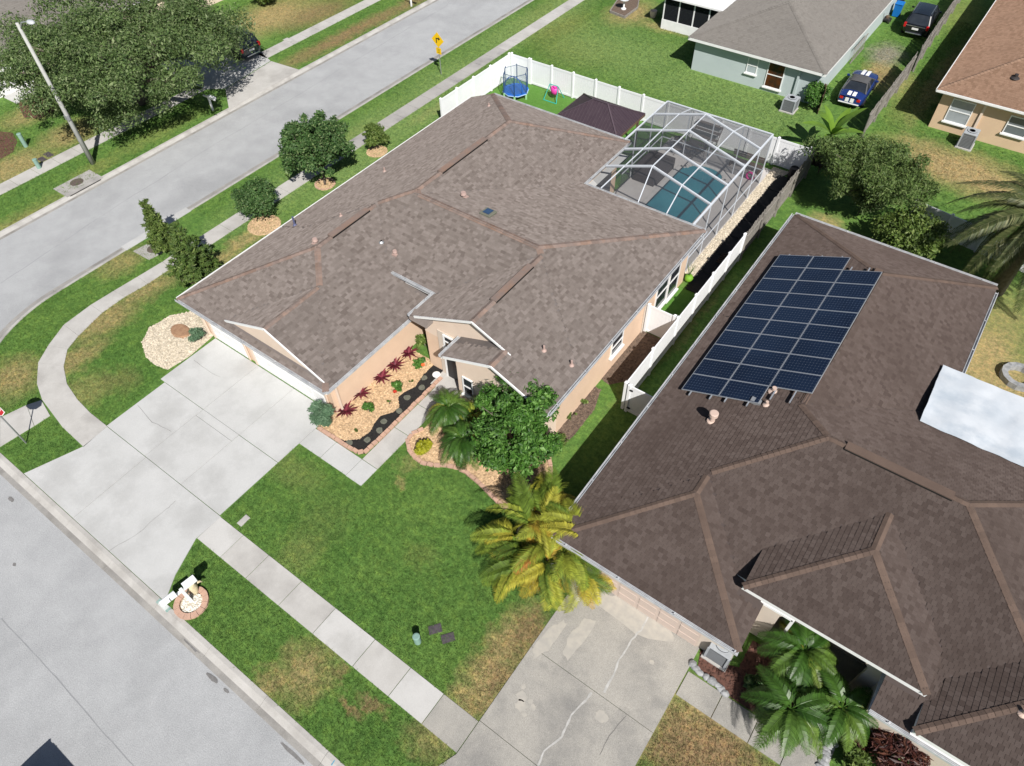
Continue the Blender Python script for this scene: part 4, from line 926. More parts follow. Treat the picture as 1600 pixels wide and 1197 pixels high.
for sx in (-.88, .88): mb = MB(); o = WORLD[sh.name]; mb.beam((o.x+sx, o.y-.55, 0), (o.x+sx, o.y+.5, 1.5), .04, .04); mb.build('leg', MATS['bronze_metal'], sh)
sf = thing('outdoor_sofa', 'dark wicker sofa at the left end of the pool deck', 'sofa', (-16.0, 36.9, .03)); dw_ = mk('dark_wicker', (.045, .04, .042), (.07, .06, .06), 12., .8)
mb = MB(); mb.box(-16.6, -15.2, 35.6, 37.9, .03, .42); mb.build('seat', dw_, sf, bevel=.04); mb = MB(); mb.box(-16.9, -16.6, 35.6, 37.9, .03, .85); mb.build('backrest', dw_, sf, bevel=.04)
for y in (35.3, 37.9): mb = MB(); mb.box(-16.8, -15.3, y, y+.28, .03, .6); mb.build('armrest', dw_, sf, bevel=.04)
bn = thing('bench', 'brown slatted bench along the back of the pool screen', 'bench', (-11.4, 40.4, .03))
for k in range(4): mb = MB(); mb.box(-12.5, -10.4, 40.15+.13*k, 40.26+.13*k, .42, .46); mb.build('slat', wood_b, bn)
for k in range(3): mb = MB(); mb.box(-12.5, -10.4, 40.7, 40.73, .55+.14*k, .66+.14*k); mb.build('back_slat', wood_b, bn)
for x in (-12.4, -10.5): mb = MB(); mb.box(x-.04, x+.04, 40.15, 40.7, 0.03, .42); mb.build('leg', wood_b, bn)
fl = thing('pool_float', 'small magenta pool toy standing near the right screen wall', 'pool toy', (*W(1170, 281), .03)); o = WORLD[fl.name]
mb = MB(); mb.tube([(o.x+.22*math.cos(R(a)), o.y, .3+.24*math.sin(R(a))) for a in range(0, 361, 30)], .07, 8); mb.build('ring', mk('magenta_plastic', (.55, .03, .25), rough=.4), fl, smooth=True)
# rubber mats with toothed edge, each a thing
mesh_t = MB(); tz = [(-.45, -.9), (.7, -.9), (.7, .9)] + [(-.45-(.07 if k % 2 else 0), .9-k*.1) for k in range(0, 19)]
mesh_t.prism(tz, .012, .045); mm = mesh_t.mesh('rubber_mat', black_r)
lab = ['nearest', 'second nearest', 'third nearest', 'fourth nearest', 'fifth nearest', 'sixth nearest', 'farthest']
for k in range(7):
    o = bpy.data.objects.new('rubber_mat', mm); COL.objects.link(o); o.location = (-8.92, 28.95+k*1.85, 0); o.rotation_euler = (0, 0, random.uniform(-.01, .01)); tag(o, 'black rubber mat beside the cream gravel, %s to the turf' % lab[k], 'rubber mat', 'black rubber mats in the side yard')
st = thing('stick_bundle', 'bundle of brown wooden stakes lying on the rubber mats', 'stakes', (-8.55, 31.9, .05))
for k in range(6): mb = MB(); mb.tube([(-9.0, 31.0+k*.17, .07), (-8.2, 31.05+k*.19, .08)], .022, 5); mb.build('stake', wood_b, st)
kg = thing('barrel', 'dark barrel at the far end of the rubber mats', 'barrel', (-8.55, 40.9, .02)); mb = MB(); mb.lathe([(.26, 0), (.31, .25), (.31, .6), (.26, .85), (.2, .85), (.2, .8)], WORLD[kg.name], 14); mb.build('body', mk('dark_plastic', (.02, .018, .022), rough=.5), kg); mb = MB(); mb.lathe([(.315, .3), (.32, .33), (.315, .36)], WORLD[kg.name], 14); mb.build('hoop', black_r, kg)
gr = thing('garden_pot', 'lime green ball planter at the corner of the side turf', 'planter', (*W(1075, 439), .012)); o = WORLD[gr.name]
mb = MB(); mb.lathe([(.08, 0), (.2, .06), (.25, .2), (.2, .36), (.1, .4)], o, 14); mb.build('pot', mk('lime_plastic', (.16, .34, .03), rough=.6), gr, smooth=True)
mb = MB()
for k in range(9): a = k*.7; mb.tube([(o.x, o.y, .38), (o.x+.12*math.cos(a), o.y+.12*math.sin(a), .8), (o.x+.25*math.cos(a), o.y+.25*math.sin(a), 1.2)], [.012, .01, .003], 4)
mb.build('stems', mk('stem_green', (.08, .18, .03), rough=.7), gr)

# ------------------------------------------------------------------ gazebo, trampoline, swing
GZ = thing('gazebo', 'dark purple metal hip roof gazebo beside the pool screen', 'gazebo', (-20.5, 37.1, 0))
gm = mk('purple_brown_metal_roof', (.050, .034, .043), (.060, .042, .051), 3., .32, spec=.5)
ex0, ex1, ey0, ey1, ze_, zr_ = -22.95, -18.28, 35.55, 39.1, 2.25, 3.4
ra, rb = (-20.95, 36.95), (-19.9, 36.95)
def P3(p, z): return Vector((p[0], p[1], z))
C_ = [P3(q, ze_) for q in ((ex0, ey0), (ex1, ey0), (ex1, ey1), (ex0, ey1))]; A_, B_ = P3(ra, zr_), P3(rb, zr_)
for quad_ in ((C_[0], C_[1], B_, A_), (C_[1], C_[2], B_, B_), (C_[2], C_[3], A_, B_), (C_[3], C_[0], A_, A_)):
    vv = [quad_[0], quad_[1], quad_[2]] + ([quad_[3]] if quad_[3] != quad_[2] else [])
    mb = MB(); mb.add(vv, [tuple(range(len(vv)))]); face = mb.build('roof_slope', gm, GZ)
    e0, e1 = quad_[0], quad_[1]; L = (e1-e0).length; d = (e1-e0).normalized(); t0, t1 = quad_[3], quad_[2]; nn = (e1-e0).cross(t1-e0).normalized()
    rbm = MB(); nk = int(L/.22)
    up_ = (nn.cross(d)).normalized()
    for k in range(1, nk):
        s0 = e0+d*(L*k/nk); u = L*k/nk; u0 = (t0-e0).dot(d); u1 = (t1-e0).dot(d); hh = (t1-e0).dot(up_)
        f_ = min(u/u0 if u0 > 1e-6 else 9, (L-u)/(L-u1) if L-u1 > 1e-6 else 9, 1.); rbm.beam(s0+nn*.012, s0+up_*hh*f_+nn*.012, .03, .024, up=tuple(nn))
    tag(rbm.build('standing_seams', gm, face), None, None, None, 'stuff')
for a, b_ in ((C_[0], A_), (C_[1], B_), (C_[2], B_), (C_[3], A_), (A_, B_)): mb = MB(); mb.beam(a+Vector((0, 0, .03)), b_+Vector((0, 0, .03)), .09, .04); mb.build('ridge_cap', mk('gazebo_cap', (.085, .062, .075), rough=.4), GZ)
for x in (ex0+.3, ex1-.3):
    for y in (ey0+.3, ey1-.3): mb = MB(); mb.box(x-.06, x+.06, y-.06, y+.06, 0, 2.45); mb.build('post', wood_b, GZ)
mb = MB()
for a, b_ in zip(C_, C_[1:]+C_[:1]): mb.beam(a-Vector((0, 0, .07)), b_-Vector((0, 0, .07)), .06, .14)
mb.build('fascia', wood_b, GZ)
TR = thing('trampoline', 'blue kids trampoline with safety net in the fence corner', 'trampoline', (*W(806, 150), 0)); o = WORLD[TR.name]
blue = mk('bright_blue_pad', (.01, .10, .42), (.015, .13, .5), 3., .5); lime = mk('pale_green_leg', (.35, .62, .30), rough=.5)
r_ = .95
mb = MB(); mb.lathe([(r_*.72, .52), (r_, .52), (r_, .42), (r_*.95, .42), (r_*.72, .50)], o, 8); mb.build('pad', blue, TR)
mb = MB(); mb.lathe([(0.01, .5), (r_*.74, .505), (r_*.74, .51), (0.01, .51)], o, 16); mb.build('mat', mk('black_mat', (.015, .015, .018), rough=.8), TR)
mb = MB(); mb.tube([(o.x+(r_+.01)*math.cos(R(a)), o.y+(r_+.01)*math.sin(R(a)), .42) for a in range(0, 361, 45)], .035, 6); mb.build('rim', mk('pale_blue_rim', (.35, .5, .75), rough=.5), TR)
for a in range(0, 360, 60): mb = MB(); x, y = o.x+r_*.97*math.cos(R(a)), o.y+r_*.97*math.sin(R(a)); mb.box(x-.05, x+.05, y-.05, y+.05, 0, .44); mb.build('leg', lime, TR)
for a in range(0, 360, 60): mb = MB(); x, y = o.x+r_*math.cos(R(a)), o.y+r_*math.sin(R(a)); mb.tube([(x, y, .45), (x, y, 1.75), (o.x+r_*.93*math.cos(R(a)), o.y+r_*.93*math.sin(R(a)), 1.95)], .035, 7); mb.build('pole', mk('navy_foam', (.02, .06, .16), rough=.6), TR)
mb = MB()
for a in range(0, 360, 60): x, y = [(o.x+r_*.95*math.cos(R(t)), o.y+r_*.95*math.sin(R(t))) for t in (a, a+60)]; mb.quad((*x, .52), (*y, .52), (*y, 1.85), (*x, 1.85))
mb.build('net', mk_screen('trampoline_net', (.10, .16, .24), .28), TR)
mb = MB(); mb.tube([(o.x+r_*.95*math.cos(R(a)), o.y+r_*.95*math.sin(R(a)), 1.88) for a in range(0, 361, 60)], .02, 5); mb.build('net_rope', MATS['navy_foam'], TR)
arch = MB(); arch.tube([(o.x+.85*math.cos(R(a-10)), o.y-.35+0*a, .5+1.15*math.sin(R(a))) for a in range(0, 181, 20)], .03, 6); arch.build('door_arch', blue, TR)
SW = thing('toddler_swing', 'pink toddler swing seat on a teal folding frame', 'swing', (*W(865, 155), 0)); o = WORLD[SW.name]; teal = mk('teal_tube', (.03, .42, .36), rough=.5)
mb = MB()
for s_ in (-1, 1):
    mb.tube([o+Vector((s_*.55, -.5, .02)), o+Vector((s_*.35, 0, 1.05)), o+Vector((s_*.55, .55, .02))], .03, 6)
mb.tube([o+Vector((-.55, -.5, .03)), o+Vector((.55, -.5, .03))], .03, 6); mb.tube([o+Vector((-.35, 0, 1.05)), o+Vector((.35, 0, 1.05))], .03, 6); mb.build('frame', teal, SW)
mb = MB(); mb.lathe([(.10, .35), (.24, .4), (.28, .6), (.26, .85), (.2, .85), (.18, .5), (.05, .45)], o+Vector((.05, .05, .05)), 12, sx=1.1); mb.build('seat', mk('hot_pink_plastic', (.72, .06, .36), rough=.45), SW, smooth=True)
for s_ in (-1, 1): mb = MB(); mb.tube([o+Vector((s_*.22, 0, 1.05)), o+Vector((s_*.24, .05, .85))], .012, 5); mb.build('strap', black_r, SW)

# ------------------------------------------------------------------ vehicles
def paint(name, c, rough=.25):
    m, nt, b = _nodes(name); b.inputs['Base Color'].default_value = (*c, 1); b.inputs['Roughness'].default_value = rough; setspec(b, .5)
    if 'Coat Weight' in b.inputs: b.inputs['Coat Weight'].default_value = .6; b.inputs['Coat Roughness'].default_value = .06
    MATS[name] = m; return m
chrome = mk('chrome', (.6, .6, .62), rough=.2, metal=.9); red_l = mk('red_lamp', (.45, .01, .012), rough=.2, spec=.6); lampw = mk('clear_lamp', (.7, .7, .68), rough=.2)
plate = mk('licence_plate', (.7, .7, .68), rough=.5); tyre_m = mk('tyre_rubber', (.02, .02, .021), rough=.9)
def loft(st, n_smooth=True):
    """stations: (y, half width, z bottom, z side top, z crown)"""
    mb = MB(); k = 0; rows = []
    for (y, hw, zb, zs, zc) in st:
        rows.append([(-hw*.86, y, zb), (-hw*.98, y, zb+(zs-zb)*.25), (-hw, y, zb+(zs-zb)*.6), (-hw*.96, y, zs-.03), (-hw*.84, y, zs+.01), (-hw*.4, y, zc), (0, y, zc+.008), (hw*.4, y, zc), (hw*.84, y, zs+.01), (hw*.96, y, zs-.03), (hw, y, zb+(zs-zb)*.6), (hw*.98, y, zb+(zs-zb)*.25), (hw*.86, y, zb)])
    n = len(rows[0]); vs_ = [v for r in rows for v in r]
    fs = [(i*n+j, (i+1)*n+j, (i+1)*n+(j+1) % n, i*n+(j+1) % n) for i in range(len(rows)-1) for j in range(n)]
    fs += [tuple(range(n)), tuple(range((len(rows)-1)*n, len(rows)*n))[::-1]]
    fs = [f[::-1] for f in fs]
    mb.add(vs_, fs); return mb
def car(name, label, loc, rz, L, Wd, body_st, cab, wheel_r, wheel_y, pm, roofm, kind):
    t = thing(name, label, 'car', (*loc, 0), None, rz)
    bo = loft(body_st).build('body', pm, t, smooth=True, world=False); md = bo.modifiers.new('sub', 'SUBSURF'); md.levels = 1; md.render_levels = 2
    # cabin: glass band and roof panel.  cab = (yr0, yr1, yf1, yf0, zbelt, ztop, hwb, hwt)
    yr0, yr1, yf1, yf0, zb, zt, hb, ht = cab
    ring = [[(-hb, yr0, zb), (hb, yr0, zb), (hb, yf0, zb), (-hb, yf0, zb)], [(-ht, yr1, zt), (ht, yr1, zt), (ht, yf1, zt), (-ht, yf1, zt)]]
    g = MB(); g.add(ring[0]+ring[1], [(0, 1, 5, 4), (1, 2, 6, 5), (2, 3, 7, 6), (3, 0, 4, 7)])
    g.build('glass', glass_d, t, world=False, bevel=.0)
    rf = MB(); e = .03
    ny = 5; rr = []
    for i in range(ny+1):
        y = yr1-e+(yf1-yr1+2*e)*i/ny; cr = .05*math.sin(math.pi*(i+.6)/(ny+1.2))
        rr.append([(-ht-e, y, zt-.03), (-ht*.9, y, zt+.02+cr*.4), (-ht*.45, y, zt+.035+cr), (0, y, zt+.04+cr), (ht*.45, y, zt+.035+cr), (ht*.9, y, zt+.02+cr*.4), (ht+e, y, zt-.03)])
    k = 7; rf.add([v for r in rr for v in r], [(i*k+j, i*k+j+1, (i+1)*k+j+1, (i+1)*k+j) for i in range(ny) for j in range(k-1)]); rf.build('roof', roofm, t, smooth=True, world=False)
    pl_ = MB()
    for sx in (-1, 1):
        pl_.beam((sx*hb*1.0, yr0, zb), (sx*ht, yr1, zt), .09, .07); pl_.beam((sx*hb*1.0, yf0, zb), (sx*ht, yf1, zt), .06, .06)
        ym = (yr1+yf1)/2-.05; pl_.beam((sx*(hb+.005), ym, zb), (sx*(ht+.005), ym, zt), .09, .05)
        if kind == 'suv': ym = yr1+.35; pl_.beam((sx*(hb+.005), ym-.25, zb), (sx*(ht+.005), ym, zt), .10, .05)
    pl_.build('pillars', roofm, t, world=False)
    wm = MB(); wm.lathe([(wheel_r*.62, -.11), (wheel_r*.95, -.11), (wheel_r, -.07), (wheel_r, .07), (wheel_r*.95, .11), (wheel_r*.62, .11)], (0, 0, 0), 20); wmesh = wm.mesh('tyre', tyre_m)
    rm = MB(); rm.lathe([(wheel_r*.2, -.1), (wheel_r*.63, -.1), (wheel_r*.63, .105), (wheel_r*.2, .09)], (0, 0, 0), 14); rmesh = rm.mesh('rim', chrome)
    for sx in (-1, 1):
        for y in wheel_y:
            wo = child('wheel', wmesh, t, (sx*(Wd/2-.12), y, wheel_r), (0, R(90), 0)); child('rim', rmesh, wo)
    for sx in (-1, 1):
        m_ = MB(); m_.xbox(Matrix.Translation((sx*(Wd/2+.06), yf0-.35, zb+.06)), .2, .1, .13); m_.build('mirror', pm, t, world=False, bevel=.02)
    return t
blue_p = paint('navy_car_paint', (.012, .03, .14)); blk_p = paint('black_car_paint', (.006, .007, .009)); gry_p = paint('dark_teal_car_paint', (.02, .03, .035)); soft = mk('grey_soft_top', (.075, .075, .078), (.09, .09, .092), 5., .9, bmp=.2)
mst = [(-2.35, .70, .35, .72, .78), (-2.28, .82, .25, .86, .95), (-1.7, .92, .22, .93, 1.0), (-.9, .94, .20, .93, .97), (.3, .93, .20, .92, .96), (1.0, .93, .20, .92, 1.0), (1.8, .91, .22, .86, .93), (2.2, .82, .26, .76, .82), (2.36, .66, .34, .64, .68)]
mp = W(1331, 152)
MU = car('car', 'navy blue sports car with white stripes and grey soft top', (-8.75, 53.55), .05, 4.7, 1.88, mst, (-1.55, -.85, .15, .95, .93, 1.32, .80, .60), .34, (-1.42, 1.38), blue_p, soft, 'coupe')
wst = mk('white_stripe', (.8, .8, .8), rough=.35)
for sx in (-1, 1):
    for nm, ya, yb_, za, zb_ in (('stripe', -2.3, -1.75, .985, 1.03), ('stripe', 1.0, 2.15, 1.022, .865)):
        m_ = MB(); c = sx*.17; n = 6; vs_ = []
        for i in range(n+1):
            t_ = i/n; y = ya+(yb_-ya)*t_; z = za+(zb_-za)*t_+.02*math.sin(math.pi*t_)+.012; vs_ += [(c-.12, y, z), (c+.12, y, z)]
        m_.add(vs_, [(2*i, 2*i+1, 2*i+3, 2*i+2) for i in range(n)]); m_.build(nm, wst, MU, world=False)
    m_ = MB(); m_.box(sx*.17-.12, sx*.17+.12, -2.375, -2.345, .55, .82); m_.build('stripe', wst, MU, world=False)
    m_ = MB(); m_.box(sx*.58-.12, sx*.58+.12, -2.36, -2.30, .66, .84); m_.build('tail_light', red_l, MU, world=False, bevel=.02)
m_ = MB(); m_.box(-.62, .62, -2.42, -2.3, .93, .97); m_.build('spoiler', blue_p, MU, world=False, bevel=.015)
m_ = MB(); m_.box(-.7, .7, -2.40, -2.34, .44, .49); m_.build('bumper_line', wst, MU, world=False)
sst = [(-2.45, .80, .42, .92, .96), (-2.38, .93, .30, 1.05, 1.08), (-1.6, .99, .26, 1.08, 1.10), (0, .99, .25, 1.06, 1.08), (1.1, .98, .25, 1.03, 1.10), (1.9, .96, .27, .98, 1.05), (2.3, .88, .32, .86, .92), (2.45, .74, .40, .74, .78)]
def suv(label, loc, rz, pm):
    t = car('car', label, loc, rz, 4.9, 1.98, sst, (-2.3, -1.95, .35, 1.15, 1.06, 1.70, .88, .70), .38, (-1.5, 1.5), pm, pm, 'suv')
    for sx in (-1, 1):
        m_ = MB(); m_.box(sx*.84-.09, sx*.84+.09, -2.47, -2.25, .80, 1.12); m_.build('tail_light', red_l, t, world=False, bevel=.03)
        m_ = MB(); m_.tube([(sx*.66, -1.7, 1.78), (sx*.66, .2, 1.80)], .025, 6); m_.build('roof_rail', chrome, t, world=False)
    m_ = MB(); m_.box(-.24, .24, -2.49, -2.455, .72, .86); m_.build('licence_plate', plate, t, world=False)
    m_ = MB(); m_.box(-.62, .62, -2.56, -2.44, .42, .50); m_.build('bumper_bar', chrome, t, world=False, bevel=.02)
    m_ = MB(); m_.box(-.7, .7, -2.48, -2.45, .96, 1.0); m_.build('trim_strip', chrome, t, world=False)
    return t
suv('black suv parked on the grass beside the wood fence', (-8.15, 67.1), .04, blk_p)
suv('dark suv half hidden under the right side of the oak', (*W(368, 80),), R(88), gry_p)
# vehicle waiting on the front street, only its shadow falls into the picture
suv('dark suv standing in the front street at the lower left', (-13.55, -6.55), R(-90), blk_p)

# ------------------------------------------------------------------ street furniture and small things
LP = thing('street_lamp', 'tall concrete street lamp by the sidewalk under the oak', 'street lamp', (*W(145.4, 255.6), 0)); o = WORLD[LP.name]
lc = mk('lamp_concrete', (.42, .42, .40), (.36, .36, .345), 3., .85)
mb = MB(); mb.tube([o, o+Vector((0, 0, 4.5)), o+Vector((0, 0, 9.1))], [.17, .13, .09], 12); mb.build('post', lc, LP, smooth=True)
mb = MB(); mb.tube([o+Vector((0, 0, 8.7)), o+Vector((.35, .1, 9.15)), o+Vector((.9, .25, 9.3))], .035, 8); mb.build('arm', metal_g, LP)
mb = MB(); mb.lathe([(.02, .10), (.14, .08), (.2, 0), (.19, -.05), (.1, -.1), (.02, -.11)], o+Vector((1.15, .3, 9.3)), 14, sx=1.6); mb.build('lamp_head', mk('lamp_head_grey', (.5, .52, .54), rough=.4), LP, smooth=True)
mb = MB(); mb.box(o.x-.1, o.x+.2, o.y-.17, o.y+.0, 3.2, 3.5); mb.build('box', metal_g, LP)
def sign_face(n, r, rot): return [(r*math.cos(rot+2*math.pi*i/n), r*math.sin(rot+2*math.pi*i/n)) for i in range(n)]
def text_part(name, txt, size, parent, mat, loc, rot):
    cu = bpy.data.curves.new(name, 'FONT'); cu.body = txt; cu.size = size; cu.align_x = 'CENTER'; cu.align_y = 'CENTER'; cu.extrude = .001
    tmp = bpy.data.objects.new(name, cu); COL.objects.link(tmp); bpy.context.view_layer.update()
    me = bpy.data.meshes.new_from_object(tmp); bpy.data.objects.remove(tmp); me.materials.clear(); me.materials.append(mat)
    return child(name, me, parent, loc, rot)
def flat(parent, name, pts, d0, d1, mat, z): # extruded plate in local x-z plane, normal -y
    mb = MB(); n = len(pts); mb.add([(x, d0, z+y) for x, y in pts]+[(x, d1, z+y) for x, y in pts], [tuple(range(n)), tuple(range(n, 2*n))[::-1]]+[(i, i+n, (i+1) % n+n, (i+1) % n) for i in range(n)]); return mb.build(name, mat, parent, world=False)
ST = thing('stop_sign', 'red stop sign on a steel post at the corner lawn', 'stop sign', (*W(41.4, 692.7), 0), None, R(38))
mb = MB(); mb.beam((0, 0, 0), (0, 0, 2.9), .06, .04); mb.build('post', metal_g, ST, world=False)
flat(ST, 'sign_border', sign_face(8, .40, R(22.5)), -.035, -.022, whitep, 2.5); flat(ST, 'sign_face', sign_face(8, .365, R(22.5)), -.040, -.035, mk('sign_red', (.45, .015, .02), rough=.45), 2.5)
text_part('lettering', 'STOP', .26, ST, whitep, (0, -.043, 2.5), (R(90), 0, 0))
TS = thing('turn_sign', 'yellow diamond right turn sign with speed plate beside the sidewalk', 'road sign', (*W(689.5, 116.5), 0), None, R(2))
yel = mk('sign_yellow', (.80, .50, .004), rough=.45); blk = mk('sign_black', (.012, .012, .012), rough=.5)
mb = MB(); mb.beam((0, 0, 0), (0, 0, 3.0), .05, .035); mb.build('post', metal_g, TS, world=False)
flat(TS, 'sign_face', sign_face(4, .56, 0), -.035, -.02, yel, 2.62); flat(TS, 'arrow', [(-.16, -.24), (-.08, -.24), (-.08, .06), (.06, .06), (.06, -.02), (.25, .10), (.06, .22), (.06, .14), (-.16, .14)], -.040, -.036, blk, 2.62)
flat(TS, 'speed_plate', [(-.23, -.23), (.23, -.23), (.23, .23), (-.23, .23)], -.035, -.02, yel, 1.82); text_part('speed_number', '15', .22, TS, blk, (0, -.04, 1.87), (R(90), 0, 0)); text_part('speed_unit', 'MPH', .12, TS, blk, (0, -.04, 1.70), (R(90), 0, 0))
def mailbox(label, px, rz, long=False):
    t = thing('mailbox', label, 'mailbox', (*W(*px), 0), None, rz)
    mb = MB(); mb.box(-.06, .06, -.06, .06, 0, 1.15); mb.build('post', whitep, t, world=False, bevel=.01)
    mb = MB(); mb.box(-.05, .05, -.75, .55, .98, 1.06); mb.build('arm', whitep, t, world=False)
    mb = MB(); pr = [(-.11, 0), (.11, 0), (.11, .12)]+[(.11*math.cos(R(a)), .12+.10*math.sin(R(a))) for a in range(20, 180, 20)]+[(-.11, .12)]
    n = len(pr); mb.add([(x, -.80, 1.07+z) for x, z in pr]+[(x, -.22, 1.07+z) for x, z in pr], [tuple(range(n)), tuple(range(n, 2*n))[::-1]]+[(i, i+n, (i+1) % n+n, (i+1) % n) for i in range(n)]); bx = mb.build('box', white, t, world=False)
    mb = MB(); mb.box(-.10, .10, -.815, -.80, 1.08, 1.22); mb.build('box_door', whitep, bx, world=False); mb = MB(); mb.box(.112, .13, -.5, -.47, 1.1, 1.3); mb.build('flag', metal_g, bx, world=False)
    if long:
        mb = MB(); mb.box(-.12, .12, .12, .62, 1.07, 1.28); mb.build('paper_holder', white, t, world=False, bevel=.02)
    return t
mailbox('white double mailbox on a post by the driveway kerb', (300, 940), R(-8), True); mailbox('white mailbox on the far verge under the oak', (333, 173), R(90)); mailbox('white mailbox on the far verge at the top of the street', (643, 10), R(90))
# statue: sculpted cream leaping fish form on a base
SG = thing('garden_statue', 'cream sculpted garden figure beside the white mailbox', 'statue', (*W(307, 927), 0)); o = WORLD[SG.name]; cm2 = mk('cream_cast_stone', (.62, .54, .36), (.52, .44, .29), 6., .8, bmp=.3, bscale=20)
mb = MB(); mb.tube([o+Vector(q) for q in ((0, 0, 0), (-.02, .03, .2), (-.05, .06, .45), (-.03, .08, .65), (.05, .08, .82), (.16, .05, .93))], [.10, .13, .18, .16, .11, .04], 10); bd = mb.build('body', cm2, SG, smooth=True)
for s_ in (-1, 1): mb = MB(); mb.tube([o+Vector((-.05, .06+s_*.12, .5)), o+Vector((-.02, .06+s_*.3, .42)), o+Vector((.03, .06+s_*.36, .33))], [.06, .045, .015], 6); mb.build('fin', cm2, SG, smooth=True)
mb = MB(); mb.lathe([(.02, .8), (.10, .84), (.11, .93), (.02, 1.0)], o+Vector((.02, .08, 0)), 10); mb.build('head', cm2, SG, smooth=True)
# ring planter around the mailbox: each block a piece
RG = thing('ring_planter', 'round brick ring filled with white stones at the mailbox', 'planter', (*W(300, 943), 0)); o = WORLD[RG.name]
mb = MB(); mb.lathe([(.0, .03), (.42, .03), (.42, .045), (0, .055)], o, 20); mb.build('stone_fill', stones, RG)
pts = [(o.x+.4*math.sqrt(random.random())*math.cos(t), o.y+.4*math.sqrt(random.random())*math.sin(t)) for t in (random.uniform(0, 6.28) for _ in range(260))]
tag(child('white_stones', chip_mesh('white_stones', [(x-o.x, y-o.y) for x, y in pts], .05, .05, .10, .04, mk('white_stone', (.72, .70, .64), rough=.9, island=.2), 3), RG), None, None, None, 'stuff')
wedge = MB(); a0 = R(12.2); wedge.prism([(.43*math.cos(-a0), .43*math.sin(-a0)), (.65*math.cos(-a0), .65*math.sin(-a0)), (.66, 0), (.65*math.cos(a0), .65*math.sin(a0)), (.43*math.cos(a0), .43*math.sin(a0)), (.44, 0)], 0, .13); wmsh = wedge.mesh('brick', brickm)
for k in range(14): child('brick', wmsh, RG, (0, 0, 0), (0, 0, R(k*360/14)))
# painted house number plaque on the kerb
cp = MB(); a = W(246, 939); b_ = W(262, 957); x0, x1 = min(a[0], b_[0]), max(a[0], b_[0])
KP = thing('kerb_number', 'white and green painted number panel on the kerb', 'kerb number', ((x0+x1)/2, .56, .02)); cp.box(x0, x1, .44, .635, .0165, .021); cp.build('panel', mk('kerb_white', (.62, .64, .62), (.5, .53, .5), 9., .8), KP)
for xa in (x0, x1-.12): mb = MB(); mb.box(xa, xa+.12, .44, .635, .0212, .0235); mb.build('end_band', mk('kerb_green', (.16, .32, .28), (.3, .38, .35), 9., .8), KP)
strip('crack', mk('faded_blue_paint', (.10, .30, .42), rough=.8), [(518, 1196), (523, 1188)], .05, .016, KP)
def lid(name, label, px, sx, sy, m, group=None, rz=0.2, h=.03, top=None):
    o = W(*px); t = thing(name, label, 'utility cover', (*o, 0), group, rz); mb = MB(); mb.box(-sx/2, sx/2, -sy/2, sy/2, -.05, h); mb.build('frame', m, t, world=False, bevel=.01)
    mb = MB(); mb.box(-sx/2+.04, sx/2-.04, -sy/2+.04, sy/2-.04, h, h+.008); mb.build('cover', top or m, t, world=False); return t
dkl = mk('dark_plastic_lid', (.055, .045, .055), (.085, .07, .08), 8., .8)
lid('meter_cover', 'dark plastic meter lid in the front lawn nearer the green pedestal', (680, 983), .5, .34, dkl, rz=.9); lid('meter_cover', 'dark plastic meter lid in the front lawn nearer the old driveway', (700, 997), .5, .34, dkl, rz=.9)
lid('meter_cover', 'pale concrete meter lid in the lawn beside the driveway', (381, 814), .26, .5, conc_sw, rz=0., h=.06)
lid('meter_cover', 'dark lid in the far lawn nearer the lamp post', (76, 242), .7, .4, dkl, rz=0); lid('meter_cover', 'dark lid in the far lawn nearer the green pedestal', (66, 249), .6, .4, dkl, rz=0); lid('meter_cover', 'pale concrete lid in the dry lawn across the street', (451, 63), .9, .5, conc_sw, rz=0)
pedm = mk('pedestal_green', (.23, .36, .30), (.19, .30, .26), 4., .6)
def pedestal(label, px, h, r):
    t = thing('utility_pedestal', label, 'utility pedestal', (*W(*px), 0)); o = WORLD[t.name]; mb = MB(); mb.lathe([(r, 0), (r, h*.9)], o, 14); mb.build('body', pedm, t); mb = MB(); mb.lathe([(r*1.08, h*.9), (r*1.08, h*.97), (r*.7, h), (.01, h)], o, 14); mb.build('cap', pedm, t)
pedestal('small green utility pedestal in the front lawn', (653, 1003), .55, .13); pedestal('green utility pedestal in the far lawn farther from the sidewalk', (41, 229), 1.0, .14); pedestal('green utility pedestal in the far lawn nearer the sidewalk', (62, 263), .7, .14)
# storm drains
SD = thing('storm_drain', 'concrete storm drain inlet with dark slot in the far kerb', 'storm drain', (*W(125, 288), 0)); o = WORLD[SD.name]
mb = MB(); mb.box(XF-1.35, XF+.22, o.y-1.3, o.y+1.3, -.1, .035); mb.build('slab', conc_far, SD); mb = MB(); mb.box(XF+.22, XF+.26, o.y-1.1, o.y+1.1, -.1, .0); mb.build('slot', dark, SD)
mb = MB(); mb.lathe([(.42, .03), (.42, .045), (.38, .048), (.01, .05)], Vector((XF-.75, o.y, 0)), 24); mb.build('manhole_cover', mk('rusty_iron', (.13, .10, .085), (.09, .075, .065), 9., .8), SD)
SD = thing('storm_drain', 'storm drain apron with a round cover beside the leaning conifer', 'storm drain', (*W(235, 385), 0))
mb = MB(); mb.prism(poly([(208, 393), (233, 406.5), (257, 394), (258, 372), (238, 378)]), -.1, .03); mb.build('slab', conc_far, SD)
o = W(241, 389); mb = MB(); mb.lathe([(.40, .02), (.40, .036), (.36, .04), (.01, .042)], Vector((*o, 0)), 24); mb.build('manhole_cover', MATS['rusty_iron'], SD)
mb = MB(); mb.prism([(XN-.5, 12.6), (XN+.05, 12.6), (XN+.05, 17.2), (XN-.5, 17.2)], -.1, .032); mb.build('kerb_top', conc, SD)
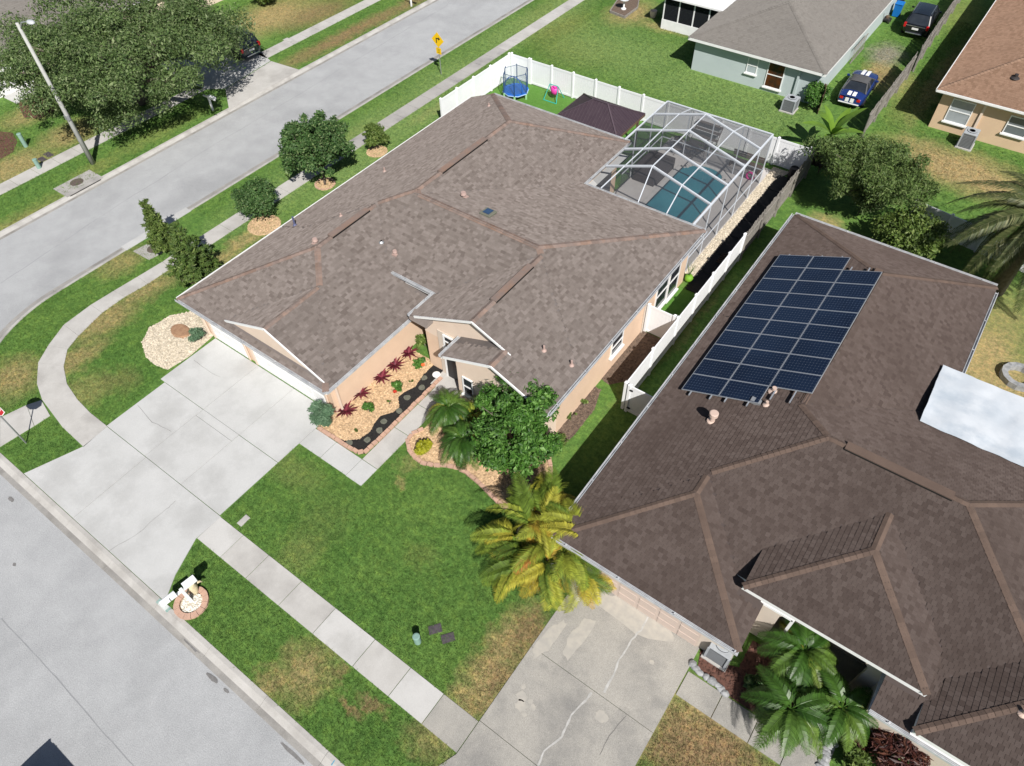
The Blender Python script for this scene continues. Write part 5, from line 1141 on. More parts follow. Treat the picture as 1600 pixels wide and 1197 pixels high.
# air conditioners
def ac_unit(label, px, sx=.85, sy=.85, h=.85, rz=0, z=0, back=False):
    t = thing('air_conditioner', label, 'air conditioner', (*W(*px), 0), None, rz); gm_ = mk('ac_grey', (.36, .38, .40), (.31, .33, .35), 4., .6)
    mb = MB(); mb.box(-sx/2-.1, sx/2+.1, -sy/2-.1, sy/2+.1, -.02, .08); mb.build('pad', conc_sw, t, world=False)
    mb = MB(); mb.box(-sx/2, sx/2, -sy/2, sy/2, .08, h); mb.build('cabinet', mk('ac_coil', (.12, .125, .13), rough=.7), t, world=False)
    for k in range(9):
        zz = .14+k*(h-.2)/9; mb = MB()
        for s_ in (-1, 1): mb.box(-sx/2-.008, sx/2+.008, s_*(sy/2+.006)-.006, s_*(sy/2+.006)+.006, zz, zz+.035); mb.box(s_*(sx/2+.006)-.006, s_*(sx/2+.006)+.006, -sy/2, sy/2, zz, zz+.035)
        mb.build('louvre', mk('ac_louvre', (.17, .18, .19), rough=.6), t, world=False)
    for s_ in (-1, 1):
        for q in (-1, 1): mb = MB(); mb.box(s_*sx/2-.04, s_*sx/2+.04, q*sy/2-.04, q*sy/2+.04, .08, h); mb.build('corner_post', gm_, t, world=False)
    mb = MB(); mb.box(-sx/2-.02, sx/2+.02, -sy/2-.02, sy/2+.02, h, h+.07); mb.build('top', gm_, t, world=False, bevel=.02)
    mb = MB(); mb.lathe([(.30, .0), (.30, .02), (.01, .03)], (0, 0, h+.07), 18); fg = mb.build('fan_grille', dark, t, world=False)
    mb = MB()
    for k in range(3): mb.lathe([(.29-.09*k, .03), (.275-.09*k, .04)], (0, 0, h+.07), 18)
    mb.build('grille_ring', gm_, fg, world=False)
ac_unit('grey air conditioner beside the round shrub and pale green wall', (1232, 172)); ac_unit('grey air conditioner by the tan house downspout', (1507, 228), .8, .9, 1.0); ac_unit('grey utility cabinet in shade at the old driveway corner', (1122, 1022), .75, .75, .95)
# bins and clutter by the black suv
for lb, px, c in (('blue wheeled bin by the pale green side wall', (1399, 25), (.01, .16, .5)), ('dark wheeled bin behind the blue bin', (1403, 12), (.03, .03, .05))):
    t = thing('wheelie_bin', lb, 'bin', (*W(*px), 0)); cmx = mk('bin_'+lb[:4], c, rough=.5)
    mb = MB(); mb.add([(-.24, -.28, .05), (.24, -.28, .05), (.24, .28, .05), (-.24, .28, .05), (-.3, -.36, 1.0), (.3, -.36, 1.0), (.3, .36, 1.0), (-.3, .36, 1.0)], [(3, 2, 1, 0), (4, 5, 6, 7), (0, 1, 5, 4), (1, 2, 6, 5), (2, 3, 7, 6), (3, 0, 4, 7)]); mb.build('body', cmx, t, world=False); mb = MB(); mb.box(-.32, .32, -.4, .38, 1.0, 1.07); mb.build('lid', cmx, t, world=False, bevel=.02)
    for s_ in (-1, 1): mb = MB(); mb.tube([(s_*.22, .33, .1), (s_*.3, .33, .1)], .1, 12); mb.build('wheel', black_r, t, world=False)
mw = thing('lawn_mower', 'small dark lawn mower with white wheel by the pale green wall', 'mower', (*W(1384, 34), 0))
mb = MB(); mb.box(-.25, .25, -.3, .3, .12, .32); mb.build('deck', black_r, mw, world=False, bevel=.05); mb = MB(); mb.lathe([(.16, .32), (.16, .46), (.1, .5)], (0, 0, 0), 12); mb.build('engine', wood_b, mw, world=False)
for sx in (-1, 1):
    for sy in (-1, 1): mb = MB(); mb.tube([(sx*.26, sy*.26, .14), (sx*.32, sy*.26, .14)], .14, 12); mb.build('wheel', plate if sx < 0 else black_r, mw, world=False)
mb = MB(); mb.tube([(-.2, -.3, .3), (-.2, -.9, .95), (.2, -.9, .95), (.2, -.3, .3)], .015, 6); mb.build('handle', metal_g, mw, world=False)
# bird bath and raised bed, white planter at the top
bb = thing('bird_bath', 'white bird bath on the dark raised bed at the top lawn', 'bird bath', (*W(974, 17), .15)); mb = MB(); mb.lathe([(.22, 0), (.22, .06), (.08, .12), (.07, .6), (.12, .68)], WORLD[bb.name], 14); mb.build('pedestal', whitep, bb); mb = MB(); mb.lathe([(.1, .66), (.38, .74), (.42, .82), (.36, .82), (.1, .74)], WORLD[bb.name], 18); mb.build('basin', whitep, bb)
rb_ = thing('raised_bed', 'dark mulch raised bed with timber edge at the top lawn', 'raised bed', (*W(975, 18), 0)); pg = poly([(953, 20), (972, -8), (1000, -8), (996, 14), (976, 29)]); mb = MB(); mb.prism(pg, -.05, .15); mb.build('soil', mulch_g, rb_)
for a, b_ in zip(pg, pg[1:]+pg[:1]): mb = MB(); mb.beam((*a, .1), (*b_, .1), .08, .2); mb.build('timber', wood_g, rb_)
ur = thing('planter_urn', 'tall pale planter pot at the screened porch corner', 'planter', (*W(1020, 27), 0)); mb = MB(); mb.lathe([(.2, 0), (.28, .3), (.3, .55), (.26, .55), (.2, .4)], WORLD[ur.name], 14); mb.build('pot', cream, ur)
# stepping stones in the black mulch
for k, px in enumerate([(546, 692), (574, 688), (593, 673), (600, 659), (624, 643), (636, 622), (659, 606), (663, 591)]):
    c = W(*px); r = random.Random(k); mb = MB(); pts = [(c[0]+.17*math.cos(t)*r.uniform(.8, 1.15), c[1]+.17*math.sin(t)*r.uniform(.8, 1.15)) for t in (2*math.pi*i/8 for i in range(8))]; mb.prism(pts, 0, .05)
    nm = ['first', 'second', 'third', 'fourth', 'fifth', 'sixth', 'seventh', 'eighth'][k]
    tag(mb.build('stepping_stone', mk('mossy_stone', (.15, .15, .12), (.10, .105, .08), 8., .9, bmp=.4), at=(*c, 0), bevel=.012), 'mossy stepping stone in black mulch, %s from the driveway end' % nm, 'stepping stone', 'stepping stones in the black mulch')
c = W(682, 586); dl = thing('white_disc', 'round white disc lying on the black mulch by the door', 'garden disc', (*c, .02)); mb = MB(); mb.lathe([(.19, 0), (.2, .03), (.17, .05), (.09, .05), (.08, .035), (.01, .035)], WORLD[dl.name], 18); mb.build('plate', whitep, dl)
stp = thing('tree_stump', 'cut reddish tree stump in the cream gravel bed', 'stump', (*W(283, 518), 0)); mb = MB(); mb.lathe([(.62, 0), (.5, .06), (.46, .12), (.01, .13)], WORLD[stp.name], 16, sx=1.25, sy=.8); mb.build('cut_face', mk('cut_wood', (.36, .22, .13), (.26, .15, .09), 5., .9, bmp=.4), stp)
# brick edging, each block its own piece
def edging(label, px_path, L=.24, w_=.14, h=.10, scallop=True, z=.0, pts=None):
    P = [Vector((*(W(*p)), 0)) for p in px_path] if pts is None else [Vector((*p, 0)) for p in pts]
    t = thing('edging', label, 'garden edging', tuple(P[0])); mb = MB(); mb.box(-L/2+.016, L/2-.016, -w_/2, w_/2, 0, h); me = mb.mesh('brick', brickm)
    acc = 0.; i = 0; pos = P[0].copy()
    seg = [(P[k+1]-P[k]).length for k in range(len(P)-1)]; tot = sum(seg); s = L/2
    while s < tot:
        k = 0; q = s
        while k < len(seg)-1 and q > seg[k]: q -= seg[k]; k += 1
        d = (P[k+1]-P[k]).normalized(); p = P[k]+d*q
        o = child('brick', me, t, p-WORLD[t.name]+Vector((random.uniform(-.012, .012), random.uniform(-.012, .012), random.uniform(-.015, .012))), (random.uniform(-.04, .04), random.uniform(-.04, .04), math.atan2(d.y, d.x)+random.uniform(-.08, .08))); s += L
    return t
edging('pink brick edging along the walkway side of the front bed', None, L=.27, w_=.17, h=.12, pts=[(-18.9, 10.0), (-17.2, 10.0), (-16.45, 10.04), (-16.2, 10.3), (-16.16, 11), (-16.16, 15.6)])
edging('pink brick edging curving round the palm and tree bed', edge_pts, .30, .17, .11)
def rock_line(label, px_path, n, seed):
    r = random.Random(seed); P = [Vector((*W(*p), 0)) for p in px_path]; t = thing('rock_border', label, 'rock border', tuple(P[0]))
    for i in range(n):
        s = i/(n-1)*(len(P)-1); k = min(int(s), len(P)-2); p = P[k].lerp(P[k+1], s-k); mb = MB(); bm = bmesh.new(); bmesh.ops.create_icosphere(bm, subdivisions=2, radius=1)
        sx, sy, sz = r.uniform(.14, .24), r.uniform(.10, .16), r.uniform(.08, .14)
        vs_ = [(p.x+v.co.x*sx*r.uniform(.85, 1.1), p.y+v.co.y*sy*r.uniform(.85, 1.1), .05+v.co.z*sz*r.uniform(.85, 1.1)) for v in bm.verts]; mb.add(vs_, [tuple(v.index for v in f.verts) for f in bm.faces]); bm.free(); mb.build('rock', rockw, t)
rock_line('pale rocks edging the mulch bed by the grey cabinet', [(1082, 1038), (1090, 1050), (1108, 1062), (1122, 1072), (1132, 1084)], 8, 1); rock_line('pale rocks curving below the red leaved shrub', [(1299, 1160), (1290, 1172), (1288, 1185), (1284, 1200)], 7, 2)
edging('pale edging around the small lawn tree with the round crown', None, .2, .1, .07, pts=[(W(508, 288)[0]+.62*math.cos(R(a)), W(508, 288)[1]+.62*math.sin(R(a))) for a in range(0, 361, 20)])
FP = thing('fire_pit', 'round stone fire pit ring in the dry yard at the right edge', 'fire pit', (*W(1590, 592), 0)); wg = MB(); wg.prism([(.55*math.cos(-.22), .55*math.sin(-.22)), (.82*math.cos(-.22), .82*math.sin(-.22)), (.82*math.cos(.22), .82*math.sin(.22)), (.55*math.cos(.22), .55*math.sin(.22))], 0, .3); wms = wg.mesh('stone', rockw)
for k in range(14): child('stone', wms, FP, (0, 0, 0), (0, 0, R(k*360/14)))

# ================================================================== VEGETATION
def leaf_cloud(name, clumps, n, size, mat, parent=None, off=(0, 0, 0), seed=1, shell=.5, up=.35, aspect=.5, droop=0.):
    r = np.random.default_rng(seed); C = np.array([c[:3] for c in clumps]); RD = np.array([c[3:6] if len(c) > 4 else (c[3],)*3 for c in clumps])
    wgt = (RD.prod(1))**(2/3); idx = r.choice(len(clumps), n, p=wgt/wgt.sum())
    d = r.normal(size=(n, 3)); d /= np.linalg.norm(d, axis=1)[:, None]
    flip = (d[:, 2] < -.2) & (r.random(n) < .5); d[flip, 2] *= -1
    rad = shell+(1-shell)*r.random(n)**.6; rad *= 1+.12*r.normal(size=n)
    P = C[idx]+d*RD[idx]*rad[:, None]
    nrm = d*.5+np.array([0, 0, up])+r.normal(size=(n, 3))*.55; nrm /= np.linalg.norm(nrm, axis=1)[:, None]
    t = np.cross(nrm, r.normal(size=(n, 3))); t[:, 2] -= droop; t /= np.linalg.norm(t, axis=1)[:, None]; b = np.cross(nrm, t)
    L = size*np.clip(r.lognormal(-.05, .35, n), .4, 2.)[:, None]/2; Wd = L*aspect*r.uniform(.7, 1.3, n)[:, None]
    V = np.stack([P-t*L, P+b*Wd+t*L*.1, P+t*L, P-b*Wd+t*L*.1], 1)
    V[:, 1] -= nrm*L*.15; V[:, 3] -= nrm*L*.15
    V = V.reshape(-1, 3)-np.array(off); F = np.arange(n*4).reshape(-1, 4)
    return raw_mesh(name, V, F, mat)
def crown_clumps(c, rad, k, rc, seed, lo=-.5):
    r = random.Random(seed); out = []
    for i in range(k):
        while True:
            d = Vector((r.gauss(0, 1), r.gauss(0, 1), r.gauss(0, 1))).normalized()
            if d.z > lo: break
        f = r.uniform(.45, 1.08); q = rc*r.choice((.45, .6, .8, 1., 1.2, 1.45))
        out.append((c[0]+d.x*(rad[0]-q*.7)*f, c[1]+d.y*(rad[1]-q*.7)*f, c[2]+d.z*(rad[2]-q*.6)*f, q, q, q*.8))
    return out
def tree(name, label, cat, base, crown_c, rad, k, rc, n, leaf, mat, seed, trunk_r=.12, stems=1, group=None, shell=.45, aspect=.5, extra=None, barkm=None, droop=0., up=.35, lo=-.5):
    t = thing(name, label, cat, (*base, 0), group); o = WORLD[t.name]; cl = crown_clumps(crown_c, rad, k, rc, seed, lo)
    if extra: cl += extra
    child('crown', leaf_cloud('crown', cl, n, leaf, mat, None, o, seed, shell, up, aspect, droop), t)
    r = random.Random(seed); tb = MB(); cc = Vector(crown_c); fork = o.lerp(cc, .45); fork.x = o.x+(cc.x-o.x)*.35; fork.y = o.y+(cc.y-o.y)*.35
    tb.tube([o-Vector((0, 0, .05)), o.lerp(fork, .5)+Vector((r.uniform(-.05, .05), r.uniform(-.05, .05), 0)), fork], [trunk_r*1.25, trunk_r, trunk_r*.85], 9); tb.build('trunk', barkm or bark, t, smooth=True)
    lb = MB()
    for c in cl[::max(1, len(cl)//(10+len(cl)//6))]:
        e = Vector(c[:3]); mid = fork.lerp(e, .5)+Vector((r.uniform(-.2, .2), r.uniform(-.2, .2), r.uniform(-.1, .25)))*min(1, rad[0]/2)
        lb.tube([fork, mid, e], [trunk_r*.6, trunk_r*.35, trunk_r*.12], 6)
    lb.build('limbs', barkm or bark, t, smooth=True); return t
L_oak = mk_leaf('oak_leaf', (.045, .085, .024), (.135, .200, .062), (.27, .32, .16), .2)
L_green = mk_leaf('glossy_green_leaf', (.030, .090, .012), (.080, .190, .028), (.16, .30, .07), .18, .5)
L_myrtle = mk_leaf('deep_green_leaf', (.032, .080, .020), (.082, .160, .044), (.17, .24, .09), .18)
L_bush = mk_leaf('bush_leaf', (.055, .098, .016), (.13, .195, .038), (.22, .28, .08), .18)
L_juni = mk_leaf('juniper_leaf', (.055, .115, .060), (.13, .225, .125), (.22, .33, .21), .2)
L_pod = mk_leaf('conifer_leaf', (.040, .080, .016), (.105, .165, .034), (.19, .24, .07), .2)
L_feath = mk_leaf('feathery_leaf', (.055, .100, .022), (.135, .200, .052), (.24, .30, .11), .2)
L_yel = mk_leaf('golden_leaf', (.26, .28, .01), (.48, .46, .03), None, 0, .5)
L_red = mk_leaf('burgundy_leaf', (.055, .008, .014), (.14, .018, .035), (.22, .04, .06), .15, .45)
L_palm = mk_leaf('palm_leaf', (.030, .085, .012), (.075, .150, .025), (.16, .22, .05), .15, .35)
L_palm2 = mk_leaf('yellow_palm_leaf', (.09, .13, .014), (.24, .27, .030), (.42, .27, .04), .18, .5)
L_dead = mk_leaf('dry_palm_leaf', (.34, .30, .27), (.52, .48, .46), None, 0, .8, .1)
def mk_frond(name, stops, rough=.5):
    m, nt, b = _nodes(name); oi = N(nt, 'ShaderNodeObjectInfo').outputs['Random']; ri = N(nt, 'ShaderNodeNewGeometry').outputs['Random Per Island']
    col = ramp(nt, oi, stops); v = ramp(nt, ri, [(0, (.65,)*3), (1, (1.35,)*3)]); col = mixc(nt, 1., col, v, 'MULTIPLY')
    nt.links.new(col, b.inputs['Base Color']); b.inputs['Roughness'].default_value = rough; setspec(b, .35)
    t = N(nt, 'ShaderNodeBsdfTranslucent'); nt.links.new(col, t.inputs[0]); mx = N(nt, 'ShaderNodeMixShader'); mx.inputs[0].default_value = .25
    nt.links.new(b.outputs[0], mx.inputs[1]); nt.links.new(t.outputs[0], mx.inputs[2]); nt.links.new(mx.outputs[0], nt.nodes['Material Output'].inputs[0]); return m
L_areca = mk_frond('areca_leaf', rough=.7, stops=[(0, (.06, .11, .014)), (.2, (.14, .21, .022)), (.45, (.26, .29, .032)), (.8, (.36, .32, .035)), (.95, (.40, .25, .03)), (1, (.36, .15, .03))])
L_pyg = mk_frond('pygmy_leaf', [(0, (.026, .075, .010)), (.6, (.062, .135, .022)), (.9, (.11, .18, .03)), (1, (.22, .22, .03))], .4)
L_can = mk_leaf('olive_palm_leaf', (.045, .065, .018), (.11, .125, .045), (.20, .20, .09), .15, .5)
L_rust = mk_leaf('dark_red_leaf', (.035, .012, .012), (.10, .030, .022), (.16, .07, .04), .2, .5)
L_ban = mk_leaf('banana_leaf', (.10, .20, .02), (.22, .36, .05), None, 0, .4, .35)
# big oak
oc = W(190, 92, 4.0)
tree('oak_tree', 'huge spreading oak covering the upper left corner', 'tree', W(222, 160), (oc[0], oc[1], 4.0), (6.6, 8.2, 2.7), 170, .95, 115000, .19, L_oak, 3, .42, shell=.3, aspect=.38, extra=[(*W(60, 75, 4.0), 4.0, 1.8), (*W(30, 55, 4), 4, 1.6), (*W(20, 100, 3.5), 3.5, 1.3), (*W(345, 78, 3.4), 3.4, 1.5), (*W(365, 45, 3.6), 3.6, 1.6), (*W(300, 25, 5), 5, 1.8), (*W(205, 182, 2.2), 2.2, .9), (*W(165, 195, 2.2), 2.2, .9), (*W(180, 172, 2.6), 2.6, 1.1), (*W(250, 160, 2.6), 2.6, .9), (*W(290, 125, 3.0), 3.0, 1.1), (*W(130, 150, 3.0), 3.0, 1.2), (*W(160, 12, 5), 5, 2.0), (*W(90, 15, 5), 5, 1.8), (*W(100, 125, 3.5), 3.5, 1.4)], lo=-.2)
bc = W(805, 658, 2.9)
tree('broadleaf_tree', 'bright green broad leaved tree beside the peach side wall', 'tree', W(822, 728), (bc[0], bc[1], 2.4), (2.05, 2.05, 2.0), 95, .42, 26000, .17, L_green, 4, .09, shell=.3, aspect=.5, extra=[(*W(795, 592, 3.7), 3.7, .5), (*W(765, 618, 3.4), 3.4, .5), (*W(830, 612, 3.5), 3.5, .45), (*W(855, 640, 3.0), 3.0, .5), (*W(812, 735, 1.6), 1.6, .5)])
mc = W(494, 226, 2.5)
tree('crape_myrtle', 'dense round crowned tree on the verge beside the long roof', 'tree', W(508, 289), (mc[0], mc[1], 2.2), (2.35, 2.35, 1.85), 95, .5, 30000, .16, L_myrtle, 5, .07, shell=.3, extra=[(*W(452, 200, 3.3), 3.3, .35), (*W(475, 186, 3.5), 3.5, .35), (*W(500, 180, 3.4), 3.4, .35), (*W(523, 188, 3.4), 3.4, .3), (*W(445, 222, 3.), 3., .3)])
def bush(label, px, rad, h, n, leaf, mat, seed, k=22, group=None, name='shrub', z0=.05, aspect=.5, up=.35):
    b_ = W(*px); return tree(name, label, 'shrub', b_, (b_[0], b_[1], h*.52+z0), (rad, rad, h*.5), k, rad*.34, n, leaf, mat, seed, .03, shell=.3, aspect=aspect, group=group, up=up)
def ring_bed(label, px, r, seed):
    c = W(*px); return bed('wood_chips', label, [(c[0]+r*math.cos(R(a)), c[1]+r*math.sin(R(a))) for a in range(0, 360, 20)], chips, .025, 300, .05, .13, .04, seed)
ring_bed('tan wood chip ring under the dense round tree', (508, 289), .62, 21); ring_bed('tan wood chip ring under the small light green shrub', (589, 237), .72, 22); ring_bed('tan wood chip ring under the dark green shrub near the roof', (413, 352), 1.0, 23); ring_bed('tan wood chip ring at the foot of the conifers', (308, 426), .95, 24)
bush('light green shrub in a chip ring on the verge', (591, 232), .95, 1.6, 5200, .13, L_bush, 6); bush('dark green rounded shrub in a chip ring near the roof edge', (410, 336), 1.5, 2.1, 11000, .13, L_myrtle, 7)
def conifer(label, base, h, r, seed, lean=(0, 0), n=9000, mt=None):
    t = thing('conifer', label, 'tree', (*base, 0)); o = WORLD[t.name]; rr = random.Random(seed); cl = []
    nl = 13
    for i in range(nl):
        f = i/(nl-1); z = .25+h*f; ra = r*(1-f*.82); m_ = max(2, int(9*(1-f)+2))
        for j in range(m_):
            a = j*2*math.pi/m_+i*.9+rr.uniform(-.2, .2); q = ra*rr.uniform(.65, 1.05); 
            for u_ in (.35, .65, .95): cl.append((o.x+lean[0]*f+q*u_*math.cos(a), o.y+lean[1]*f+q*u_*math.sin(a), z+q*u_*.35, max(.10, ra*.2*(1.2-u_*.6)), max(.10, ra*.2*(1.2-u_*.6)), .12))
    child('crown', leaf_cloud('crown', cl, n, .24, mt or L_pod, None, o, seed, .15, .9, .22), t)
    mb = MB(); mb.tube([o, o+Vector((lean[0]*.5, lean[1]*.5, h*.5)), o+Vector((lean[0], lean[1], h))], [.08, .05, .015], 7); mb.build('trunk', bark, t)
conifer('lighter conifer leaning over the storm drain', W(262, 390), 3.0, .95, 8, n=7000, mt=L_bush); conifer('darker pyramid conifer nearer the taupe roof corner', W(311, 433), 3.3, 1.45, 9, n=13000)
bush('blue green juniper at the garage corner', (508, 664), .70, 1.4, 6000, .15, L_juni, 10, 26, aspect=.22, up=.9); bush('small blue green juniper in the cream gravel', (309, 531), .42, .65, 2200, .13, L_juni, 11, 16, aspect=.22, up=.9)
bush('golden yellow shrub inside the palm bed edging', (662, 708), .42, .6, 1400, .16, L_yel, 12, 14, up=.8); bush('dense green shrub beside the air conditioner and pale green wall', (1270, 168), 1.05, 1.8, 6500, .13, L_green, 13)
bush('small round green shrub in the chips nearest the garage corner', (578, 645), .34, .45, 1000, .11, L_green, 14, 9, 'small round shrubs in the chips'); bush('small round green shrub with a red flower amid the chips', (621, 609), .34, .45, 1000, .11, L_green, 15, 9, 'small round shrubs in the chips'); bush('small shrub with an orange flower near the front door', (657, 574), .35, .45, 1000, .11, L_green, 16, 9, 'small round shrubs in the chips'); bush('yellow green croton in the corner by the entry wall', (664, 541), .42, .7, 900, .15, L_bush, 17, 9)
for lb, px, c in (('single red flower head on the middle round shrub', (617, 612), (.5, .04, .02)), ('single orange flower head on the shrub near the door', (661, 570), (.75, .16, .05))):
    c0 = W(px[0], px[1], .52); t = thing('flower', lb, 'flower', (*c0, .48)); mb = MB(); o = WORLD[t.name]
    for a in range(6): x, y = .12*math.cos(a*1.047), .12*math.sin(a*1.047); mb.add([o+Vector((0, 0, .02)), o+Vector((x*.5-y*.4, y*.5+x*.4, .05)), o+Vector((x, y, .04)), o+Vector((x*.5+y*.4, y*.5-x*.4, .05))], [(0, 1, 2, 3)])
    mb.build('petals', mk('petal_'+lb[7:10], c, rough=.5), t)
for k, px in enumerate(((609, 631), (643, 598), (558, 675))):
    bush(['tiny green plant in the middle of the chips', 'tiny green plant beside the black mulch bend', 'tiny green plant near the walkway corner'][k], px, .12, .18, 120, .08, L_bush, 30+k, 4)
# rosettes with long blades
def rosette(name, label, px, n, L, w_, mat, seed, group=None, rise=.6, cat='plant'):
    c = W(*px); r = random.Random(seed); t = thing(name, label, cat, (*c, 0), group); mb = MB()
    for i in range(n):
        a = i*2.399+r.uniform(-.2, .2); e = rise*(.35+.65*i/n)*r.uniform(.8, 1.2); l = L*r.uniform(.75, 1.1)*(1.05-.35*i/n); d = Vector((math.cos(a), math.sin(a), 0)); s_ = Vector((-d.y, d.x, 0))*w_; pts = []
        for q in range(5):
            f = q/4; p = d*l*f*math.cos(e*.6)+Vector((0, 0, .08+l*math.sin(e)*(f-.45*f*f*(1.6-e)))); ww = s_*(1, 1.1, 1, .7, .05)[q]; pts += [p-ww+Vector((0, 0, .015)), p+ww+Vector((0, 0, .015))]
        mb.add(pts, [(2*q, 2*q+1, 2*q+3, 2*q+2) for q in range(4)])
    mb.build('leaves', mat, t, world=False); return t
for k, px in enumerate(((541, 644), (564, 617), (597, 592), (618, 573), (639, 554))):
    rosette('bromeliad', 'burgundy rosette plant along the garage wall, %s from the driveway' % ['first', 'second', 'third', 'fourth', 'fifth'][k], px, 30, .62, .045, L_red, 40+k, 'burgundy rosettes along the garage wall', .9)
# palms: every frond is a part of its own
def frond_mesh(name, L, nl, ll, droop, mat, wl=.035, arch=.5, seed=0, vee=.5):
    r = np.random.default_rng(seed); mb = MB(); pts = []
    for i in range(9):
        f = i/8; pts.append(Vector((L*(f-.12*arch*f*f), 0, L*(arch*f-(arch+droop)*f*f))))
    mb.tube(pts, [.022*(1-.85*i/8) for i in range(9)], 4)
    def at(f):
        s_ = f*8; k = min(int(s_), 7); return pts[k].lerp(pts[k+1], s_-k), (pts[min(k+1, 8)]-pts[k]).normalized()
    for i in range(nl):
        f = .14+.86*(i+.5)/nl; p, d = at(f); l = ll*(math.sin(math.pi*min(1, .18+f*.80))**.6)
        for sg in (-1, 1):
            side = Vector((0, sg, 0)); dirv = (side*.85+d*.65+Vector((0, 0, .45*vee))).normalized(); l2 = l*r.uniform(.85, 1.1); m1 = p+dirv*l2*.5; e = p+dirv*l2+Vector((0, 0, -l2*.45*r.uniform(.6, 1.4))); wv = d*wl
            mb.add([p-wv*.5, p+wv*.5, m1+wv, m1-wv, e], [(0, 1, 2, 3), (3, 2, 4)])
    return mb.mesh(name, mat)
def palm(name, label, base, h, fronds, trunk_r, top=None, tilt0=0.1, tilt1=1.15, cat='palm', seed=1, group=None, stems=None, trunkm=None, jit=.12):
    """fronds: list of (mesh, count)"""
    r = random.Random(seed); t = thing(name, label, cat, (*base, 0), group); o = WORLD[t.name]
    stems = stems or [((0, 0), (0, 0), h)]; ns = len(stems)
    for (sx, sy), (lx, ly), hh in stems:
        mb = MB(); mb.tube([(sx, sy, 0), (sx+lx*.5, sy+ly*.5, hh*.5), (sx+lx, sy+ly, hh)], [trunk_r*1.2, trunk_r, trunk_r], 8); mb.build('trunk', trunkm or bark, t, world=False, smooth=True)
    i = 0
    for me, cnt in fronds:
        for _ in range(cnt):
            (sx, sy), (lx, ly), hh = stems[i % ns]; f = (i // ns+.5)/max(1, (sum(c for _, c in fronds)/ns)); f = min(1, f)
            a = i*2.399963+r.uniform(-.25, .25); el = tilt0+(tilt1-tilt0)*f**.8+r.uniform(-jit, jit)
            child('frond', me, t, (sx+lx, sy+ly, hh+.02), (r.uniform(-jit, jit)*1.5, el-.75, a+r.uniform(-jit, jit)), (r.uniform(.8, 1.15),)*3); i += 1
    return t
f1 = [frond_mesh('frond', 1.15, 46, .36, d_, L_pyg, .015, a_, s_) for s_, d_, a_ in ((1, .55, .55), (2, .7, .5), (4, .45, .65))]; f1y = frond_mesh('frond', 1.1, 40, .32, .8, L_areca, .012, .4, 3)
palm('pygmy_palm', 'low green palm in front of the broad leaved tree', W(726, 716), 1.5, [(f1[0], 18), (f1[1], 16), (f1y, 4)], .07, seed=1, tilt1=1.35); palm('pygmy_palm', 'low green palm nearest the entry walkway', W(706, 668), 1.5, [(f1[1], 16), (f1[0], 12)], .07, seed=2, tilt1=1.3); palm('pygmy_palm', 'small yellowish palm between the entry palms and the tree', W(742, 672), 1.2, [(f1y, 12), (f1[0], 6)], .06, seed=3)
f3 = [frond_mesh('frond', 1.35, 52, .42, d_, L_pyg, .016, .6, s_) for s_, d_ in ((5, .45), (6, .65))]
palm('pygmy_palm', 'low palm against the beige wall of the solar roof house', W(1236, 1042), 1.6, [(f3[0], 16), (f3[1], 16)], .07, seed=4, tilt1=1.3); palm('pygmy_palm', 'low palm hanging over the old walkway on the left', W(1216, 1128), 1.5, [(f3[1], 16), (f3[0], 12), (f1y, 4)], .07, seed=5, tilt1=1.35); palm('pygmy_palm', 'low palm hanging over the old walkway on the right', W(1292, 1126), 1.5, [(f3[0], 14), (f3[1], 12), (f1y, 3)], .07, seed=6, tilt1=1.35)
fa = [frond_mesh('frond', l_, 34, .46, d_, L_areca, .022, a_, s_, v_) for s_, l_, d_, a_, v_ in ((11, 1.5, .5, .5, .9), (12, 1.35, .8, .45, .7), (13, 1.6, .35, .6, 1.0), (14, 1.2, .6, .5, .5))]; fd = [frond_mesh('frond', 1.5, 32, .36, d_, L_dead, .014, .3, s_, .1) for s_, d_ in ((15, .9), (16, .5))]
ab = W(868, 872); rr = random.Random(5); stems = []
for i in range(17): a = i*2.4; q = 1.2*math.sqrt((i+.3)/17); stems.append(((q*math.cos(a)*1.1, q*math.sin(a)), (.3*math.cos(a), .3*math.sin(a)), rr.uniform(.9, 2.5)-.3*q))
palm('areca_palm', 'big yellow green clumping palm with dry fronds between the driveway and lawn', (ab[0]-.15, ab[1]-.1), 2, [(fa[3], 40), (fa[0], 56), (fd[0], 10), (fa[2], 56), (fa[1], 70), (fd[1], 14), (fa[3], 50), (fd[0], 16)], .035, seed=7, stems=stems, tilt0=-.1, tilt1=1.4, trunkm=mk('palm_cane', (.2, .2, .06), rough=.6), jit=.5)
fc = [frond_mesh('frond', 4.0, 70, .62, .42, L_can, .03, .5, s, .35) for s in (21, 22)]
palm('date_palm', 'large olive date palm overhanging from the right edge', W(1630, 345, 4.6), 4.6, [(fc[0], 26), (fc[1], 26)], .35, seed=8, tilt1=1.45)
